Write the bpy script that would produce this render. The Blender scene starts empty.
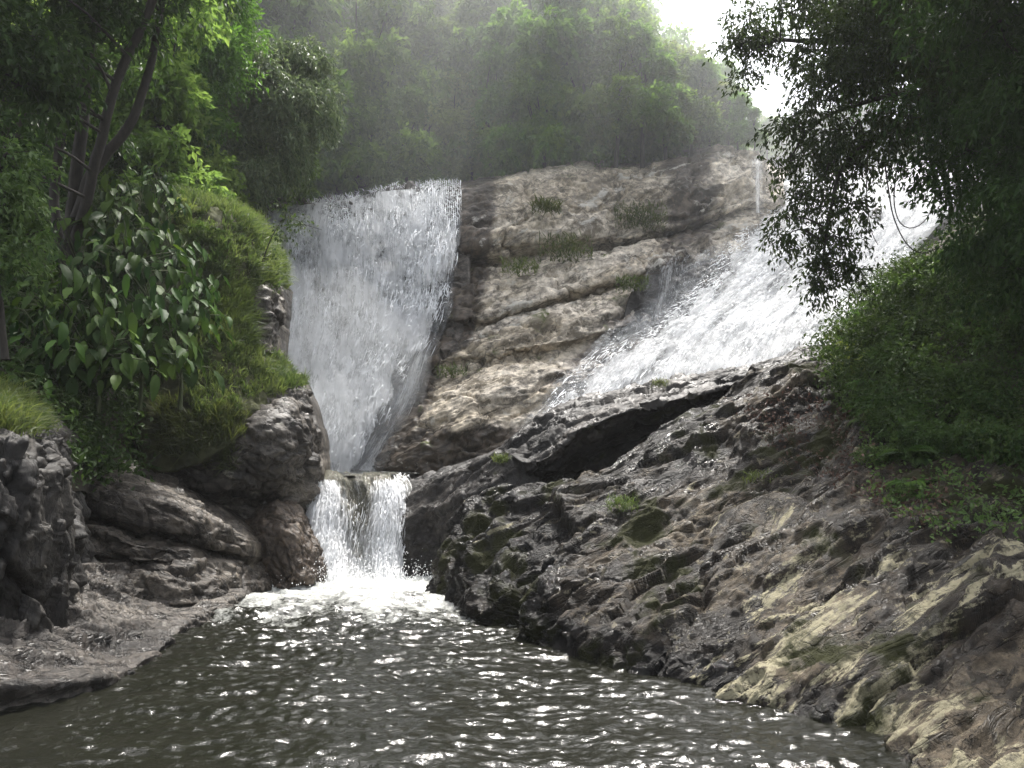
import bpy, math, random
import numpy as np
from mathutils import Vector
R = math.radians
rng = np.random.default_rng(7)
random.seed(7)
SC = bpy.context.scene
COL = SC.collection

# ------------------------------------------------------------------ camera, world, sun, exposure
H, F, CX, HY = 2.2, 852.0, 512.0, 460.0          # eye height above the pool, focal length in pixels, horizon row
cam = bpy.data.cameras.new('camera'); camo = bpy.data.objects.new('camera', cam); COL.objects.link(camo)
camo.location = (0, 0, H); camo.rotation_euler = (R(90), 0, 0)
cam.sensor_width = 36; cam.lens = 36 * F / 1024; cam.shift_y = (HY - 384) / 1024
cam.clip_end = 600; cam.clip_start = 0.05
SC.camera = camo
SUN_AZ, SUN_EL = 13.0, 66.0
w = bpy.data.worlds.new('World'); SC.world = w; w.use_nodes = True
wn = w.node_tree; wn.nodes.clear()
sky = wn.nodes.new('ShaderNodeTexSky'); sky.sky_type = 'NISHITA'; sky.sun_disc = False
sky.sun_elevation = R(SUN_EL); sky.sun_rotation = R(SUN_AZ); sky.air_density = 1.0; sky.dust_density = 4.0; sky.ozone_density = 1.0
hs = wn.nodes.new('ShaderNodeHueSaturation'); hs.inputs['Saturation'].default_value = 0.3
bg = wn.nodes.new('ShaderNodeBackground'); bg.inputs['Strength'].default_value = 0.15
wo = wn.nodes.new('ShaderNodeOutputWorld')
wn.links.new(sky.outputs[0], hs.inputs['Color']); wn.links.new(hs.outputs[0], bg.inputs['Color']); wn.links.new(bg.outputs[0], wo.inputs[0])
sl = bpy.data.lights.new('sun', 'SUN'); sl.energy = 2.9; sl.angle = R(6.0); sl.color = (1.0, 0.96, 0.9)
so = bpy.data.objects.new('sun', sl); COL.objects.link(so)
sd = Vector((math.sin(R(SUN_AZ)) * math.cos(R(SUN_EL)), math.cos(R(SUN_AZ)) * math.cos(R(SUN_EL)), math.sin(R(SUN_EL))))
so.rotation_euler = sd.to_track_quat('Z', 'Y').to_euler()
SC.view_settings.view_transform = 'Standard'; SC.view_settings.look = 'None'
SC.view_settings.exposure = 1.65; SC.view_settings.gamma = 1.0
SC.render.engine = 'CYCLES'
cy = SC.cycles
cy.use_denoising = True; cy.max_bounces = 8; cy.diffuse_bounces = 3; cy.glossy_bounces = 3; cy.transmission_bounces = 4
cy.transparent_max_bounces = 16; cy.volume_bounces = 1; cy.sample_clamp_indirect = 4; cy.caustics_reflective = False; cy.caustics_refractive = False

# ------------------------------------------------------------------ maths helpers
def P(px, py, Y):
    return np.array(((px - CX) / F * Y, Y, H + (HY - py) / F * Y))
def proj(V):
    V = np.asarray(V); return CX + V[..., 0] / V[..., 1] * F, HY - (V[..., 2] - H) / V[..., 1] * F

def _hash(ix, iy, iz, seed):
    h = (ix.astype(np.int64) * 374761393 + iy.astype(np.int64) * 668265263 + iz.astype(np.int64) * 2147483647 + seed * 1274126177) & 0xffffffff
    h = ((h ^ (h >> 13)) * 1274126177) & 0xffffffff
    h = ((h ^ (h >> 16)) * 2246822519) & 0xffffffff
    return h ^ (h >> 15)
_G = np.array([[1,1,0],[-1,1,0],[1,-1,0],[-1,-1,0],[1,0,1],[-1,0,1],[1,0,-1],[-1,0,-1],[0,1,1],[0,-1,1],[0,1,-1],[0,-1,-1]], float)
def perlin(p, seed=0):
    p = np.asarray(p, float); sh = p.shape[:-1]; p = p.reshape(-1, 3)
    i = np.floor(p).astype(np.int64); f = p - i; u = f * f * f * (f * (f * 6 - 15) + 10)
    r = 0
    for dx in (0, 1):
        for dy in (0, 1):
            for dz in (0, 1):
                g = _G[_hash(i[:, 0] + dx, i[:, 1] + dy, i[:, 2] + dz, seed) % 12]
                d = g[:, 0] * (f[:, 0] - dx) + g[:, 1] * (f[:, 1] - dy) + g[:, 2] * (f[:, 2] - dz)
                wx = u[:, 0] if dx else 1 - u[:, 0]; wy = u[:, 1] if dy else 1 - u[:, 1]; wz = u[:, 2] if dz else 1 - u[:, 2]
                r = r + d * wx * wy * wz
    return r.reshape(sh)
def fbm(p, oct=5, seed=0, gain=.5, lac=2.03):
    p = np.asarray(p, float); a = 1.; s = 0; n = 0
    for k in range(oct):
        s = s + a * perlin(p, seed + k * 17); n += a; a *= gain; p = p * lac + 11.3
    return s / n * 1.6
def ridged(p, oct=4, seed=0):
    p = np.asarray(p, float); a = 1.; s = 0; n = 0
    for k in range(oct):
        s = s + a * (1 - 2.2 * np.abs(perlin(p, seed + k * 13))); n += a; a *= .5; p = p * 2.07 + 5.1
    return s / n
def cellular(p, seed=0):
    """nearest jittered cell of each point: distance, gap to the second nearest, three random numbers of the cell, vector from its centre"""
    sh = p.shape[:-1]; p = p.reshape(-1, 3); i = np.floor(p).astype(np.int64); b1 = np.full(len(p), 9.); b2 = np.full(len(p), 9.); rid = np.zeros((len(p), 3)); vec = np.zeros((len(p), 3))
    for dx in (-1, 0, 1):
        for dy in (-1, 0, 1):
            for dz in (-1, 0, 1):
                c = i + (dx, dy, dz); j = np.stack([_hash(c[:, 0], c[:, 1], c[:, 2], seed + k) / 4294967296. for k in (1, 2, 3)], 1)
                v = p - (c + .1 + .8 * j); d = (v * v).sum(1); m = d < b1
                b2 = np.where(m, b1, np.minimum(b2, d)); b1 = np.where(m, d, b1); rid[m] = (j[m] * 7.31 + j[m][:, ::-1] * 3.7) % 1; vec[m] = v[m]
    return np.sqrt(b1).reshape(sh), (np.sqrt(b2) - np.sqrt(b1)).reshape(sh), rid.reshape(*sh, 3), vec.reshape(*sh, 3)
def sstep(a, b, x):
    t = np.clip((x - a) / (b - a), 0, 1); return t * t * (3 - 2 * t)
def unit(v): return v / np.maximum(np.linalg.norm(v, axis=-1, keepdims=True), 1e-9)
def gsmooth(A, sig, axis):
    if sig <= 0: return A
    r = int(sig * 3) + 1; k = np.exp(-.5 * (np.arange(-r, r + 1) / sig) ** 2); k /= k.sum()
    pad = [(0, 0)] * A.ndim; pad[axis] = (r, r)
    B = np.pad(A, pad, mode='reflect', reflect_type='odd')
    n = A.shape[axis]; out = 0
    for j, kk in enumerate(k):
        sl_ = [slice(None)] * A.ndim; sl_[axis] = slice(j, j + n); out = out + kk * B[tuple(sl_)]
    return out

# ------------------------------------------------------------------ object helpers
def mesh_obj(name, V, faces, mat, parent=None, smooth=True, attrs=None, uv=None):
    V = np.asarray(V, np.float32).reshape(-1, 3); faces = [np.asarray(f, np.int32) for f in (faces if isinstance(faces, list) else [faces])]
    me = bpy.data.meshes.new(name)
    me.vertices.add(len(V)); me.vertices.foreach_set('co', V.ravel())
    loops = np.concatenate([f.ravel() for f in faces]); tot = np.concatenate([np.full(len(f), f.shape[1], np.int32) for f in faces])
    start = np.concatenate([[0], np.cumsum(tot)[:-1]]).astype(np.int32)
    me.loops.add(len(loops)); me.loops.foreach_set('vertex_index', loops)
    me.polygons.add(len(tot)); me.polygons.foreach_set('loop_start', start); me.polygons.foreach_set('loop_total', tot)
    me.polygons.foreach_set('use_smooth', np.full(len(tot), smooth))
    for k, a in (attrs or {}).items():
        at = me.attributes.new(k, 'FLOAT', 'POINT'); at.data.foreach_set('value', np.asarray(a, np.float32).ravel())
    if uv is not None:
        l = me.uv_layers.new(name='UVMap'); l.data.foreach_set('uv', np.asarray(uv, np.float32)[loops].ravel())
    me.update(calc_edges=True); me.validate()
    me.materials.append(mat)
    o = bpy.data.objects.new(name, me); COL.objects.link(o)
    if parent is not None: o.parent = parent
    return o
def tag(o, label=None, cat=None, group=None, kind=None):
    if label: o['label'] = label
    if cat: o['category'] = cat
    if group: o['group'] = group
    if kind: o['kind'] = kind
    return o
def empty(name, loc, label, cat, group=None):
    o = bpy.data.objects.new(name, None); COL.objects.link(o); o.location = tuple(loc); o.empty_display_size = .2
    return tag(o, label, cat, group)
def copy_tree(root, loc, rz=0, s=1, label=None, group=None, tilt=(0, 0)):
    c = root.copy(); COL.objects.link(c); c.location = tuple(loc); c.rotation_euler = (tilt[0], tilt[1], rz); c.scale = (s, s, s) if np.isscalar(s) else s
    if label: c['label'] = label
    if group: c['group'] = group
    for ch in root.children:
        d = ch.copy(); COL.objects.link(d); d.parent = c
    return c
def grid_faces(nv, nu, off=0):
    a = (np.arange(nv - 1)[:, None] * nu + np.arange(nu - 1)[None]).ravel() + off
    return np.stack([a, a + nu, a + nu + 1, a + 1], 1)
def tube(path, rad, seg=7):
    path = np.asarray(path, float); n = len(path); rad = np.broadcast_to(rad, (n,))
    t = unit(np.gradient(path, axis=0)); ref = np.array((.31, .2, .93)) if abs(t[:, 2]).mean() < .9 else np.array((1., .2, 0))
    s = unit(np.cross(t, ref)); b = np.cross(t, s); a = np.linspace(0, 2 * np.pi, seg, endpoint=False)
    V = path[:, None] + rad[:, None, None] * (np.cos(a)[None, :, None] * s[:, None] + np.sin(a)[None, :, None] * b[:, None])
    i = np.arange(n - 1)[:, None] * seg; j = np.arange(seg)[None]; k = (j + 1) % seg
    Fc = np.stack([i + j, i + k, i + seg + k, i + seg + j], -1).reshape(-1, 4)
    return V.reshape(-1, 3), Fc
class MB:
    def __init__(s): s.V = []; s.F = []; s.n = 0
    def add(s, V, Fc): s.V.append(V); s.F.append(np.asarray(Fc) + s.n); s.n += len(V)
    def tube(s, path, rad, seg=7): s.add(*tube(path, rad, seg))
    def build(s, name, mat, parent=None): return mesh_obj(name, np.concatenate(s.V), np.concatenate(s.F), mat, parent)
def spline(pts, n):
    pts = np.asarray(pts, float); d = np.r_[0, np.cumsum(np.linalg.norm(np.diff(pts, axis=0), axis=1))]; t = np.linspace(0, d[-1], n)
    out = np.stack([np.interp(t, d, pts[:, k]) for k in range(3)], 1)
    s = gsmooth(out, n / len(pts) * .35, 0); s[0] = out[0]; s[-1] = out[-1]; return s

# ------------------------------------------------------------------ material helpers
class NT:
    def __init__(s, name):
        s.m = bpy.data.materials.new(name); s.m.use_nodes = True; s.t = s.m.node_tree; s.t.nodes.clear(); s.out = s.t.nodes.new('ShaderNodeOutputMaterial')
    def n(s, typ, ins=None, **kw):
        nd = s.t.nodes.new('ShaderNode' + typ)
        for k, v in kw.items(): setattr(nd, k, v)
        for k, v in (ins or {}).items(): s.set(nd.inputs[k], v)
        return nd
    def set(s, sock, v):
        if isinstance(v, bpy.types.NodeSocket): s.t.links.new(v, sock)
        elif isinstance(v, bpy.types.Node): s.t.links.new(v.outputs[0], sock)
        else:
            if isinstance(v, (tuple, list)) and sock.type == 'RGBA' and len(v) == 3: v = (*v, 1)
            sock.default_value = v
    def math(s, op, a, b=0., clamp=False): return s.n('Math', {0: a, 1: b}, operation=op, use_clamp=clamp).outputs[0]
    def ramp(s, fac, stops, interp='LINEAR'):
        r = s.n('ValToRGB', {0: fac}); e = r.color_ramp; e.interpolation = interp
        while len(e.elements) < len(stops): e.elements.new(.5)
        for el, (p, c) in zip(e.elements, stops): el.position = p; el.color = (*c, 1) if not np.isscalar(c) else (c, c, c, 1)
        return r.outputs[0]
    def mixc(s, fac, a, b, blend='MIX'):
        m = s.n('Mix', data_type='RGBA', blend_type=blend); s.set(m.inputs[0], fac); s.set(m.inputs[6], a); s.set(m.inputs[7], b); return m.outputs[2]
    def noise(s, vec, scale, detail=6, rough=.6, dist=0.):
        return s.n('TexNoise', {'Vector': vec, 'Scale': scale, 'Detail': detail, 'Roughness': rough, 'Distortion': dist}).outputs[0]
    def maprange(s, v, a, b, c, d): return s.n('MapRange', {0: v, 1: a, 2: b, 3: c, 4: d}, clamp=True).outputs[0]
    def scalev(s, v, k): return s.n('VectorMath', {0: v, 1: k}, operation='MULTIPLY').outputs[0]
    def surf(s, sh): s.t.links.new(sh.outputs[0] if isinstance(sh, bpy.types.Node) else sh, s.out.inputs[0]); return s.m

def rock_mat(name, cols, axis=(1, .2, .5), stretch=.3, scale=1., lichen=None, moss=None, rough=(.45, .8), bump=.6, crack=.6, spec=.3, stain=None, bias=.47, speckle=None):
    t = NT(name); p = t.n('TexCoord').outputs['Object']
    a = unit(np.array(axis, float)); b = unit(np.cross(a, (0, 0, 1))); c = np.cross(a, b)
    dots = [t.math('MULTIPLY', t.n('VectorMath', {0: p, 1: tuple(v)}, operation='DOT_PRODUCT').outputs['Value'], k) for v, k in ((a, stretch), (b, 1.), (c, 1.))]
    S = t.n('CombineXYZ', {0: dots[0], 1: dots[1], 2: dots[2]}).outputs[0]
    n1 = t.noise(S, .9 * scale, 9, .62, .4)
    col = t.ramp(n1, [(bias - .16, cols[0]), (bias, cols[1]), (bias + .14, cols[2])])
    n2 = t.noise(p, 7 * scale, 10, .75)
    wv = t.n('VectorMath', {0: S, 1: t.n('VectorMath', {0: t.n('TexNoise', {'Vector': p, 'Scale': 1.5, 'Detail': 5, 'Roughness': .6}).outputs[1], 1: (.9, .9, .9)}, operation='MULTIPLY').outputs[0]}, operation='ADD').outputs[0]
    vc = t.n('TexVoronoi', {'Vector': wv, 'Scale': 1.5 * scale}, feature='DISTANCE_TO_EDGE').outputs[0]; vcm = t.maprange(vc, .0, .035, 1 - crack, 1.)
    col = t.mixc(1., col, t.ramp(n2, [(.32, .18), (.5, .85), (.68, 1.75)]), 'MULTIPLY')
    n3 = t.noise(S, 2.4 * scale, 5, .55, .8)
    ck = t.math('ABSOLUTE', t.math('SUBTRACT', n3, .5))
    ckm = t.math('MULTIPLY', t.maprange(ck, .0, .025, 1 - crack, 1.), vcm)
    col = t.mixc(1., col, t.ramp(ckm, [(0., 0.), (1., 1.)]), 'MULTIPLY')
    if speckle:
        sp = t.noise(p, speckle[2], 10, .74, .2); col = t.mixc(t.maprange(sp, speckle[1], speckle[1] + .02, 0., .85), col, speckle[0])
        sq = t.noise(t.scalev(p, (1.13, .97, 1.07)), speckle[2] * 3.3, 8, .7, .2); col = t.mixc(t.maprange(sq, .6, .625, 0., .7), col, tuple(x * .75 for x in speckle[3]))
    geo = t.n('NewGeometry'); nz = t.n('SeparateXYZ', {0: geo.outputs['Normal']}).outputs[2]
    rgh = t.maprange(t.noise(p, 1.7 * scale, 6, .65), .44, .58, rough[0], rough[1])
    if stain:
        sm = t.maprange(t.noise(p, stain[2], 6, .6, .5), stain[1], stain[1] + .08, 0., 1.)
        col = t.mixc(sm, col, stain[0])
    wt = t.n('Attribute', attribute_name='wet').outputs['Fac']; wm = t.maprange(t.math('ADD', wt, t.math('MULTIPLY', t.math('SUBTRACT', t.noise(S, 1.6, 8, .65), .5), 1.3)), .35, .6, 0., 1.)
    col = t.mixc(wm, col, t.mixc(1., col, (.2, .18, .17), 'MULTIPLY')); rgh = t.math('SUBTRACT', rgh, t.math('MULTIPLY', wm, .18))
    if lichen:
        ln = t.math('ADD', t.noise(S, lichen[2], 12, .72, .3), t.math('MULTIPLY', t.n('Attribute', attribute_name='pale').outputs['Fac'], .2)); lm = t.maprange(ln, lichen[1], lichen[1] + .025, 0., 1.)
        ln2 = t.noise(p, lichen[2] * 9, 4, .6); lm = t.math('MULTIPLY', lm, t.maprange(ln2, .36, .5, .25, 1.))
        col = t.mixc(lm, col, t.mixc(t.noise(p, 3.1, 3), lichen[0], tuple(x * .55 for x in lichen[0]))); rgh = t.math('MAXIMUM', rgh, t.math('MULTIPLY', lm, .8))
    if moss:
        mn = t.math('ADD', t.noise(p, moss[2], 8, .65, .3), t.math('MULTIPLY', nz, moss[3])); mm = t.maprange(mn, moss[1], moss[1] + .07, 0., 1.)
        mc = t.mixc(t.noise(p, 14, 5, .7), tuple(x * .5 for x in moss[0]), tuple(x * 1.5 for x in moss[0]))
        col = t.mixc(mm, col, mc); rgh = t.math('MAXIMUM', rgh, t.math('MULTIPLY', mm, .9))
    hgt = t.math('ADD', t.math('ADD', t.math('MULTIPLY', n2, .6), t.math('MULTIPLY', ckm, .35)), t.math('MULTIPLY', t.noise(S, 22 * scale, 5, .7), .35))
    bp = t.n('Bump', {'Strength': bump, 'Distance': .06, 'Height': hgt})
    return t.surf(t.n('BsdfPrincipled', {'Base Color': col, 'Roughness': rgh, 'Normal': bp.outputs[0], 'Specular IOR Level': spec}))

def leaf_mat(name, c0, c1, rough=.45, trans=.35, spec=.4, var=.25):
    t = NT(name); a = t.n('Attribute', attribute_name='tint').outputs['Fac']; ob = t.n('ObjectInfo').outputs['Random']
    col = t.ramp(a, [(0., c0), (1., c1)])
    hsv = t.n('HueSaturation', {'Color': col, 'Value': t.maprange(ob, 0, 1, 1 - var, 1 + var), 'Hue': t.maprange(t.math('FRACT', t.math('MULTIPLY', ob, 7.3)), 0, 1, .485, .515)})
    pr = t.n('BsdfPrincipled', {'Base Color': hsv.outputs[0], 'Roughness': rough, 'Specular IOR Level': spec})
    tc = t.n('HueSaturation', {'Color': hsv.outputs[0], 'Value': 1.5, 'Saturation': 1.1, 'Hue': .49})
    tr = t.n('BsdfTranslucent', {'Color': tc.outputs[0]})
    return t.surf(t.n('MixShader', {0: trans, 1: pr.outputs[0], 2: tr.outputs[0]}))
def bark_mat(name, c, rough=.85):
    t = NT(name); p = t.n('TexCoord').outputs['Object']; n = t.noise(t.scalev(p, (6, 6, 1.5)), 3, 6, .7)
    col = t.mixc(1., c, t.ramp(n, [(.3, .4), (.6, 1.3)]), 'MULTIPLY')
    bp = t.n('Bump', {'Strength': .6, 'Distance': .02, 'Height': n})
    return t.surf(t.n('BsdfPrincipled', {'Base Color': col, 'Roughness': rough, 'Normal': bp.outputs[0]}))
def soil_mat(name, c0, c1):
    t = NT(name); p = t.n('TexCoord').outputs['Object']; n = t.noise(p, 4, 9, .75)
    bp = t.n('Bump', {'Strength': .8, 'Distance': .08, 'Height': n})
    return t.surf(t.n('BsdfPrincipled', {'Base Color': t.ramp(n, [(.3, c0), (.65, c1)]), 'Roughness': .95, 'Normal': bp.outputs[0]}))
def fall_mat(name, su=5., sv=.55, col=(.96, .965, .97), glass=None):
    """white water: streaks along the flow (UV in metres), coverage from the painted density, holes show the rock behind"""
    t = NT(name); uv = t.n('UVMap').outputs[0]; d = t.n('Attribute', attribute_name='dens').outputs['Fac']
    a = t.noise(t.scalev(uv, (su, sv, 1)), 1., 7, .62, .7); b = t.noise(t.scalev(uv, (su * 4.5, sv * 5.5, 1)), 1., 5, .65, .5)
    c = t.noise(t.scalev(uv, (su * 14, sv * 22, 1)), 1., 3, .6)
    v = t.math('ADD', t.math('ADD', t.math('MULTIPLY', a, .5), t.math('MULTIPLY', b, .42)), t.math('MULTIPLY', c, .3))
    al = t.maprange(t.math('ADD', v, d), 1.0, 1.17, 0., 1.)
    df = t.n('BsdfPrincipled', {'Base Color': col, 'Roughness': .5, 'Specular IOR Level': .3})
    bp = t.n('Bump', {'Strength': .9, 'Distance': .14, 'Height': v}); t.t.links.new(bp.outputs[0], df.inputs['Normal'])
    tr = t.n('BsdfTranslucent', {'Color': col}); t.t.links.new(bp.outputs[0], tr.inputs['Normal'])
    wt = t.n('MixShader', {0: .68, 1: df.outputs[0], 2: tr.outputs[0]})
    if glass:
        thin = t.n('BsdfPrincipled', {'Base Color': glass, 'Roughness': .12, 'Specular IOR Level': .5}); t.t.links.new(bp.outputs[0], thin.inputs['Normal'])
    else:
        tp = t.n('BsdfTransparent'); gl = t.n('BsdfGlossy', {'Roughness': .25, 'Color': (.8, .85, .9, 1)}); t.t.links.new(bp.outputs[0], gl.inputs['Normal'])
        thin = t.n('MixShader', {0: .04, 1: tp.outputs[0], 2: gl.outputs[0]})
    return t.surf(t.n('MixShader', {0: al, 1: thin.outputs[0], 2: wt.outputs[0]}))
def water_mat(name):
    t = NT(name); p = t.n('TexCoord').outputs['Object']; fo = t.n('Attribute', attribute_name='foam').outputs['Fac']
    n = t.noise(p, 2.2, 10, .7, .6); n2 = t.noise(p, 14, 6, .7, .4)
    v = t.math('ADD', t.math('MULTIPLY', n, 1.1), t.math('SUBTRACT', t.math('MULTIPLY', n2, 1.), .55))
    fm = t.maprange(t.math('ADD', v, fo), .9, 1.55, 0., 1.)
    base = t.mixc(n, (.004, .0045, .003), (.014, .014, .01))
    ch = t.math('ADD', t.noise(t.scalev(p, (1, 1.6, 1)), 9, 4, .6, .3), t.math('MULTIPLY', t.noise(p, 34, 3, .6), .35))
    bp = t.n('Bump', {'Strength': .28, 'Distance': .05, 'Height': ch})
    wtr = t.n('BsdfPrincipled', {'Base Color': base, 'Roughness': .075, 'IOR': 1.333, 'Normal': bp.outputs[0]})
    bf = t.n('Bump', {'Strength': .6, 'Distance': .05, 'Height': v})
    foam = t.n('BsdfPrincipled', {'Base Color': (.5, .51, .48), 'Roughness': .7, 'Normal': bf.outputs[0]})
    return t.surf(t.n('MixShader', {0: fm, 1: wtr.outputs[0], 2: foam.outputs[0]}))

# ------------------------------------------------------------------ surfaces lofted through measured sections
SURF = {}
def ext(rows, d):
    out = []
    for r in rows:
        p = P(*r[-1]) + np.array(d); x, y = proj(p); out.append(r + [(float(x), float(y), float(p[1]))])
    return out
def loft(rows, step=.04, su=0, sv=0, nu=None, nv=None):
    Rw = [np.array([P(*p) for p in r]) for r in rows]
    lu = np.mean([np.linalg.norm(np.diff(r, axis=0), axis=1).sum() for r in Rw]); nu = nu or int(lu / step) + 2
    G = []
    for r, src in zip(Rw, rows):
        d = np.r_[0, np.cumsum(np.linalg.norm(np.diff(r, axis=0), axis=1))]; d /= d[-1]
        G.append(np.stack([np.interp(np.linspace(0, 1, nu), d, r[:, k]) for k in range(3)], 1))
    G = np.array(G); G = gsmooth(G, nu / max(len(r) for r in rows) * .25, 1)
    lv = np.r_[0, np.cumsum(np.linalg.norm(np.diff(G, axis=0), axis=2).mean(1))]; nv = nv or int(lv[-1] / step) + 2
    tv = np.linspace(0, lv[-1], nv); i = np.clip(np.searchsorted(lv, tv, side='right') - 1, 0, len(G) - 2); f = ((tv - lv[i]) / (lv[i + 1] - lv[i]))[:, None, None]
    V = G[i] * (1 - f) + G[i + 1] * f
    V = gsmooth(gsmooth(V, sv / step, 0), su / step, 1)
    return V
def gnormals(V):
    n = unit(np.cross(np.gradient(V, axis=1), np.gradient(V, axis=0)))
    s = np.sign((n * (np.array((0, 0, H)) - V)).sum(-1).mean()); return n * (s if s else 1)
def rockify(V, amp=.2, sc=.6, strata=None, seed=0, fine=.03, blocks=0., taper=0., grain=None, bsize=1., bam=(1., .42, .16)):
    N = gnormals(V)
    p = V.copy()
    if grain is not None:
        ga = unit(np.array(grain[0], float)); p = p - (1 - grain[1]) * (p @ ga)[..., None] * ga
    d = amp * (fbm(p * sc, 5, seed) * .9 + .35 * (ridged(p * sc * .8, 3, seed + 5) - .35))
    if blocks:
        for sz, am in zip((1., .36, .13), bam):
            q = p / (sz * bsize) + .22 * np.stack([fbm(p * 1.6 / sz, 3, seed + 60 + k) for k in range(3)], -1)
            f1, gap, rid, vec = cellular(q, seed + 70)
            d = d + blocks * am * ((rid[..., 0] - .5) * 1.1 + ((rid - .5) * vec).sum(-1) * 1.6 - .5 * (1 - sstep(0, .12, gap)))
    if strata:
        ax, per, sa = strata; ax = unit(np.array(ax, float))
        t = V @ ax + .35 * per * 2 * fbm(p * .45, 4, seed + 31) + .3 * per * fbm(p * 2.3, 3, seed + 33)
        for q, (pp, aa) in enumerate(((per, sa), (per / 2.7, sa * .34), (per / 7.1, sa * .13))):
            s = (t / pp) % 1.; prof = np.where(s < .8, (s / .8) ** 1.6, 1 - (s - .8) / .2)
            d = d + aa * (prof - .4) * (.55 + .9 * np.clip(.5 + fbm(p * .7, 3, seed + 40 + q), 0, 1))
    d = d + fine * fbm(p * 5, 5, seed + 9, .6)
    if taper:
        nv, nu = d.shape; e = np.minimum.outer(np.minimum(np.arange(nv), nv - 1 - np.arange(nv)), np.minimum(np.arange(nu), nu - 1 - np.arange(nu)))
        d = d * np.clip(e / taper, .15, 1)
    return V + N * d[..., None]
def shell(name, V, mat, back=(0, 1.2, -.2), parent=None, pale=None, wet=None):
    nv, nu = V.shape[:2]
    ring = np.r_[np.arange(nu), nu * np.arange(1, nv) + nu - 1, nu * (nv - 1) + np.arange(nu - 2, -1, -1), nu * np.arange(nv - 2, 0, -1)]
    Vf = V.reshape(-1, 3); m = len(ring); off = len(Vf)
    cen = Vf.mean(0)
    Vb = Vf[ring] + np.array(back); Vc = (Vb.mean(0) + np.array(back) * .3)[None]
    j = np.arange(m); k = (j + 1) % m
    sk = np.stack([ring[j], ring[k], off + k, off + j], 1); fan = np.stack([off + j, off + k, np.full(m, off + m)], 1)
    o = mesh_obj(name, np.concatenate([Vf, Vb, Vc]), [grid_faces(nv, nu), sk, fan], mat, parent, attrs={k: np.r_[a_.ravel(), a_.ravel()[ring], 0] for k, a_ in (('pale', pale), ('wet', wet)) if a_ is not None})
    SURF.setdefault(name, []).append(V)
    return o
def in_poly(px, py, poly):
    poly = np.asarray(poly, float); r = np.zeros(np.shape(px), bool); j = len(poly) - 1
    for i in range(len(poly)):
        xi, yi = poly[i]; xj, yj = poly[j]
        c = ((yi > py) != (yj > py)) & (px < (xj - xi) * (py - yi) / (yj - yi + 1e-9) + xi); r ^= c; j = i
    return r
def sample(Vs, n, poly=None, seed=0, keep=None):
    """n random points (with normals) on lofted surfaces, weighted by area"""
    r = np.random.default_rng(seed); pts = []; nrm = []; ar = []
    for V in Vs:
        N = gnormals(V); A = np.linalg.norm(np.cross(V[1:, :-1] - V[:-1, :-1], V[:-1, 1:] - V[:-1, :-1]), axis=-1); C = V[:-1, :-1]
        x, y = proj(C); m = in_poly(x, y, poly) if poly is not None else np.ones(A.shape, bool)
        if keep is not None: m &= keep(C, N[:-1, :-1])
        pts.append(C[m]); nrm.append(N[:-1, :-1][m]); ar.append(A[m])
    pts = np.concatenate(pts); nrm = np.concatenate(nrm); ar = np.concatenate(ar)
    if not len(pts): return np.zeros((0, 3)), np.zeros((0, 3))
    i = r.choice(len(pts), n, p=ar / ar.sum()); return pts[i] + r.normal(0, .015, (n, 3)), nrm[i]

# ------------------------------------------------------------------ materials
M = {}
M['cliff'] = rock_mat('cliff_rock', [(.11, .09, .065), (.37, .315, .235), (.52, .46, .375)], axis=(.9, .2, .35), stretch=.35, scale=.55, lichen=((.54, .51, .45), .6, .8), moss=((.07, .08, .025), .63, .9, .04), rough=(.5, .85), stain=((.11, .09, .065), .6, .45), bump=.55, bias=.45, speckle=((.12, .1, .07), .57, .8, (.56, .52, .44)))
M['fallrock'] = rock_mat('wet_fall_rock', [(.03, .027, .022), (.07, .06, .05), (.13, .11, .09)], axis=(.9, .1, .3), stretch=.5, rough=(.2, .5), moss=((.04, .05, .015), .66, 1.1, .0))
M['bed'] = rock_mat('cascade_bed_rock', [(.08, .07, .06), (.2, .175, .145), (.36, .32, .26)], axis=(.9, .1, .3), stretch=.4, scale=.6, rough=(.5, .75), spec=.2)
M['bank'] = rock_mat('bank_rock', [(.006, .0045, .003), (.03, .022, .014), (.11, .088, .06)], axis=(2.25, .6, 1.1), stretch=.28, scale=1.2, lichen=((.32, .29, .19), .57, 2.0), moss=((.02, .021, .005), .5, .9, -.05), rough=(.25, .8), bump=1., bias=.5, spec=.25, speckle=((.008, .006, .004), .52, 1.5, (.24, .21, .14)))
M['darkbank'] = rock_mat('dark_wet_rock', [(.006, .005, .004), (.017, .014, .012), (.06, .052, .045)], axis=(2, .6, 1.1), stretch=.3, rough=(.28, .55), moss=((.035, .037, .011), .6, 1.2, -.06), lichen=((.3, .28, .22), .68, 1.6), bump=.8)
M['pale'] = rock_mat('lichen_rock', [(.02, .016, .011), (.07, .055, .04), (.2, .17, .125)], axis=(2, .6, 1.1), stretch=.35, lichen=((.34, .3, .2), .55, 2.2), moss=((.025, .026, .01), .5, 1.4, -.06), rough=(.5, .85))
M['shelf'] = rock_mat('shelf_rock', [(.014, .012, .01), (.045, .038, .032), (.11, .097, .082)], axis=(.75, .55, .12), stretch=.18, scale=1.3, lichen=((.28, .26, .22), .64, 2.), rough=(.25, .55), bump=.9, speckle=((.018, .015, .012), .56, 1.8, (.2, .185, .16)))
M['slab'] = rock_mat('slab_rock', [(.02, .016, .012), (.06, .049, .038), (.145, .125, .1)], axis=(.9, .35, -.35), stretch=.25, scale=1.2, rough=(.35, .65), bump=.8, speckle=((.015, .012, .009), .55, 2.2, (.24, .21, .175)), lichen=((.3, .27, .22), .66, 2.))
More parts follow.
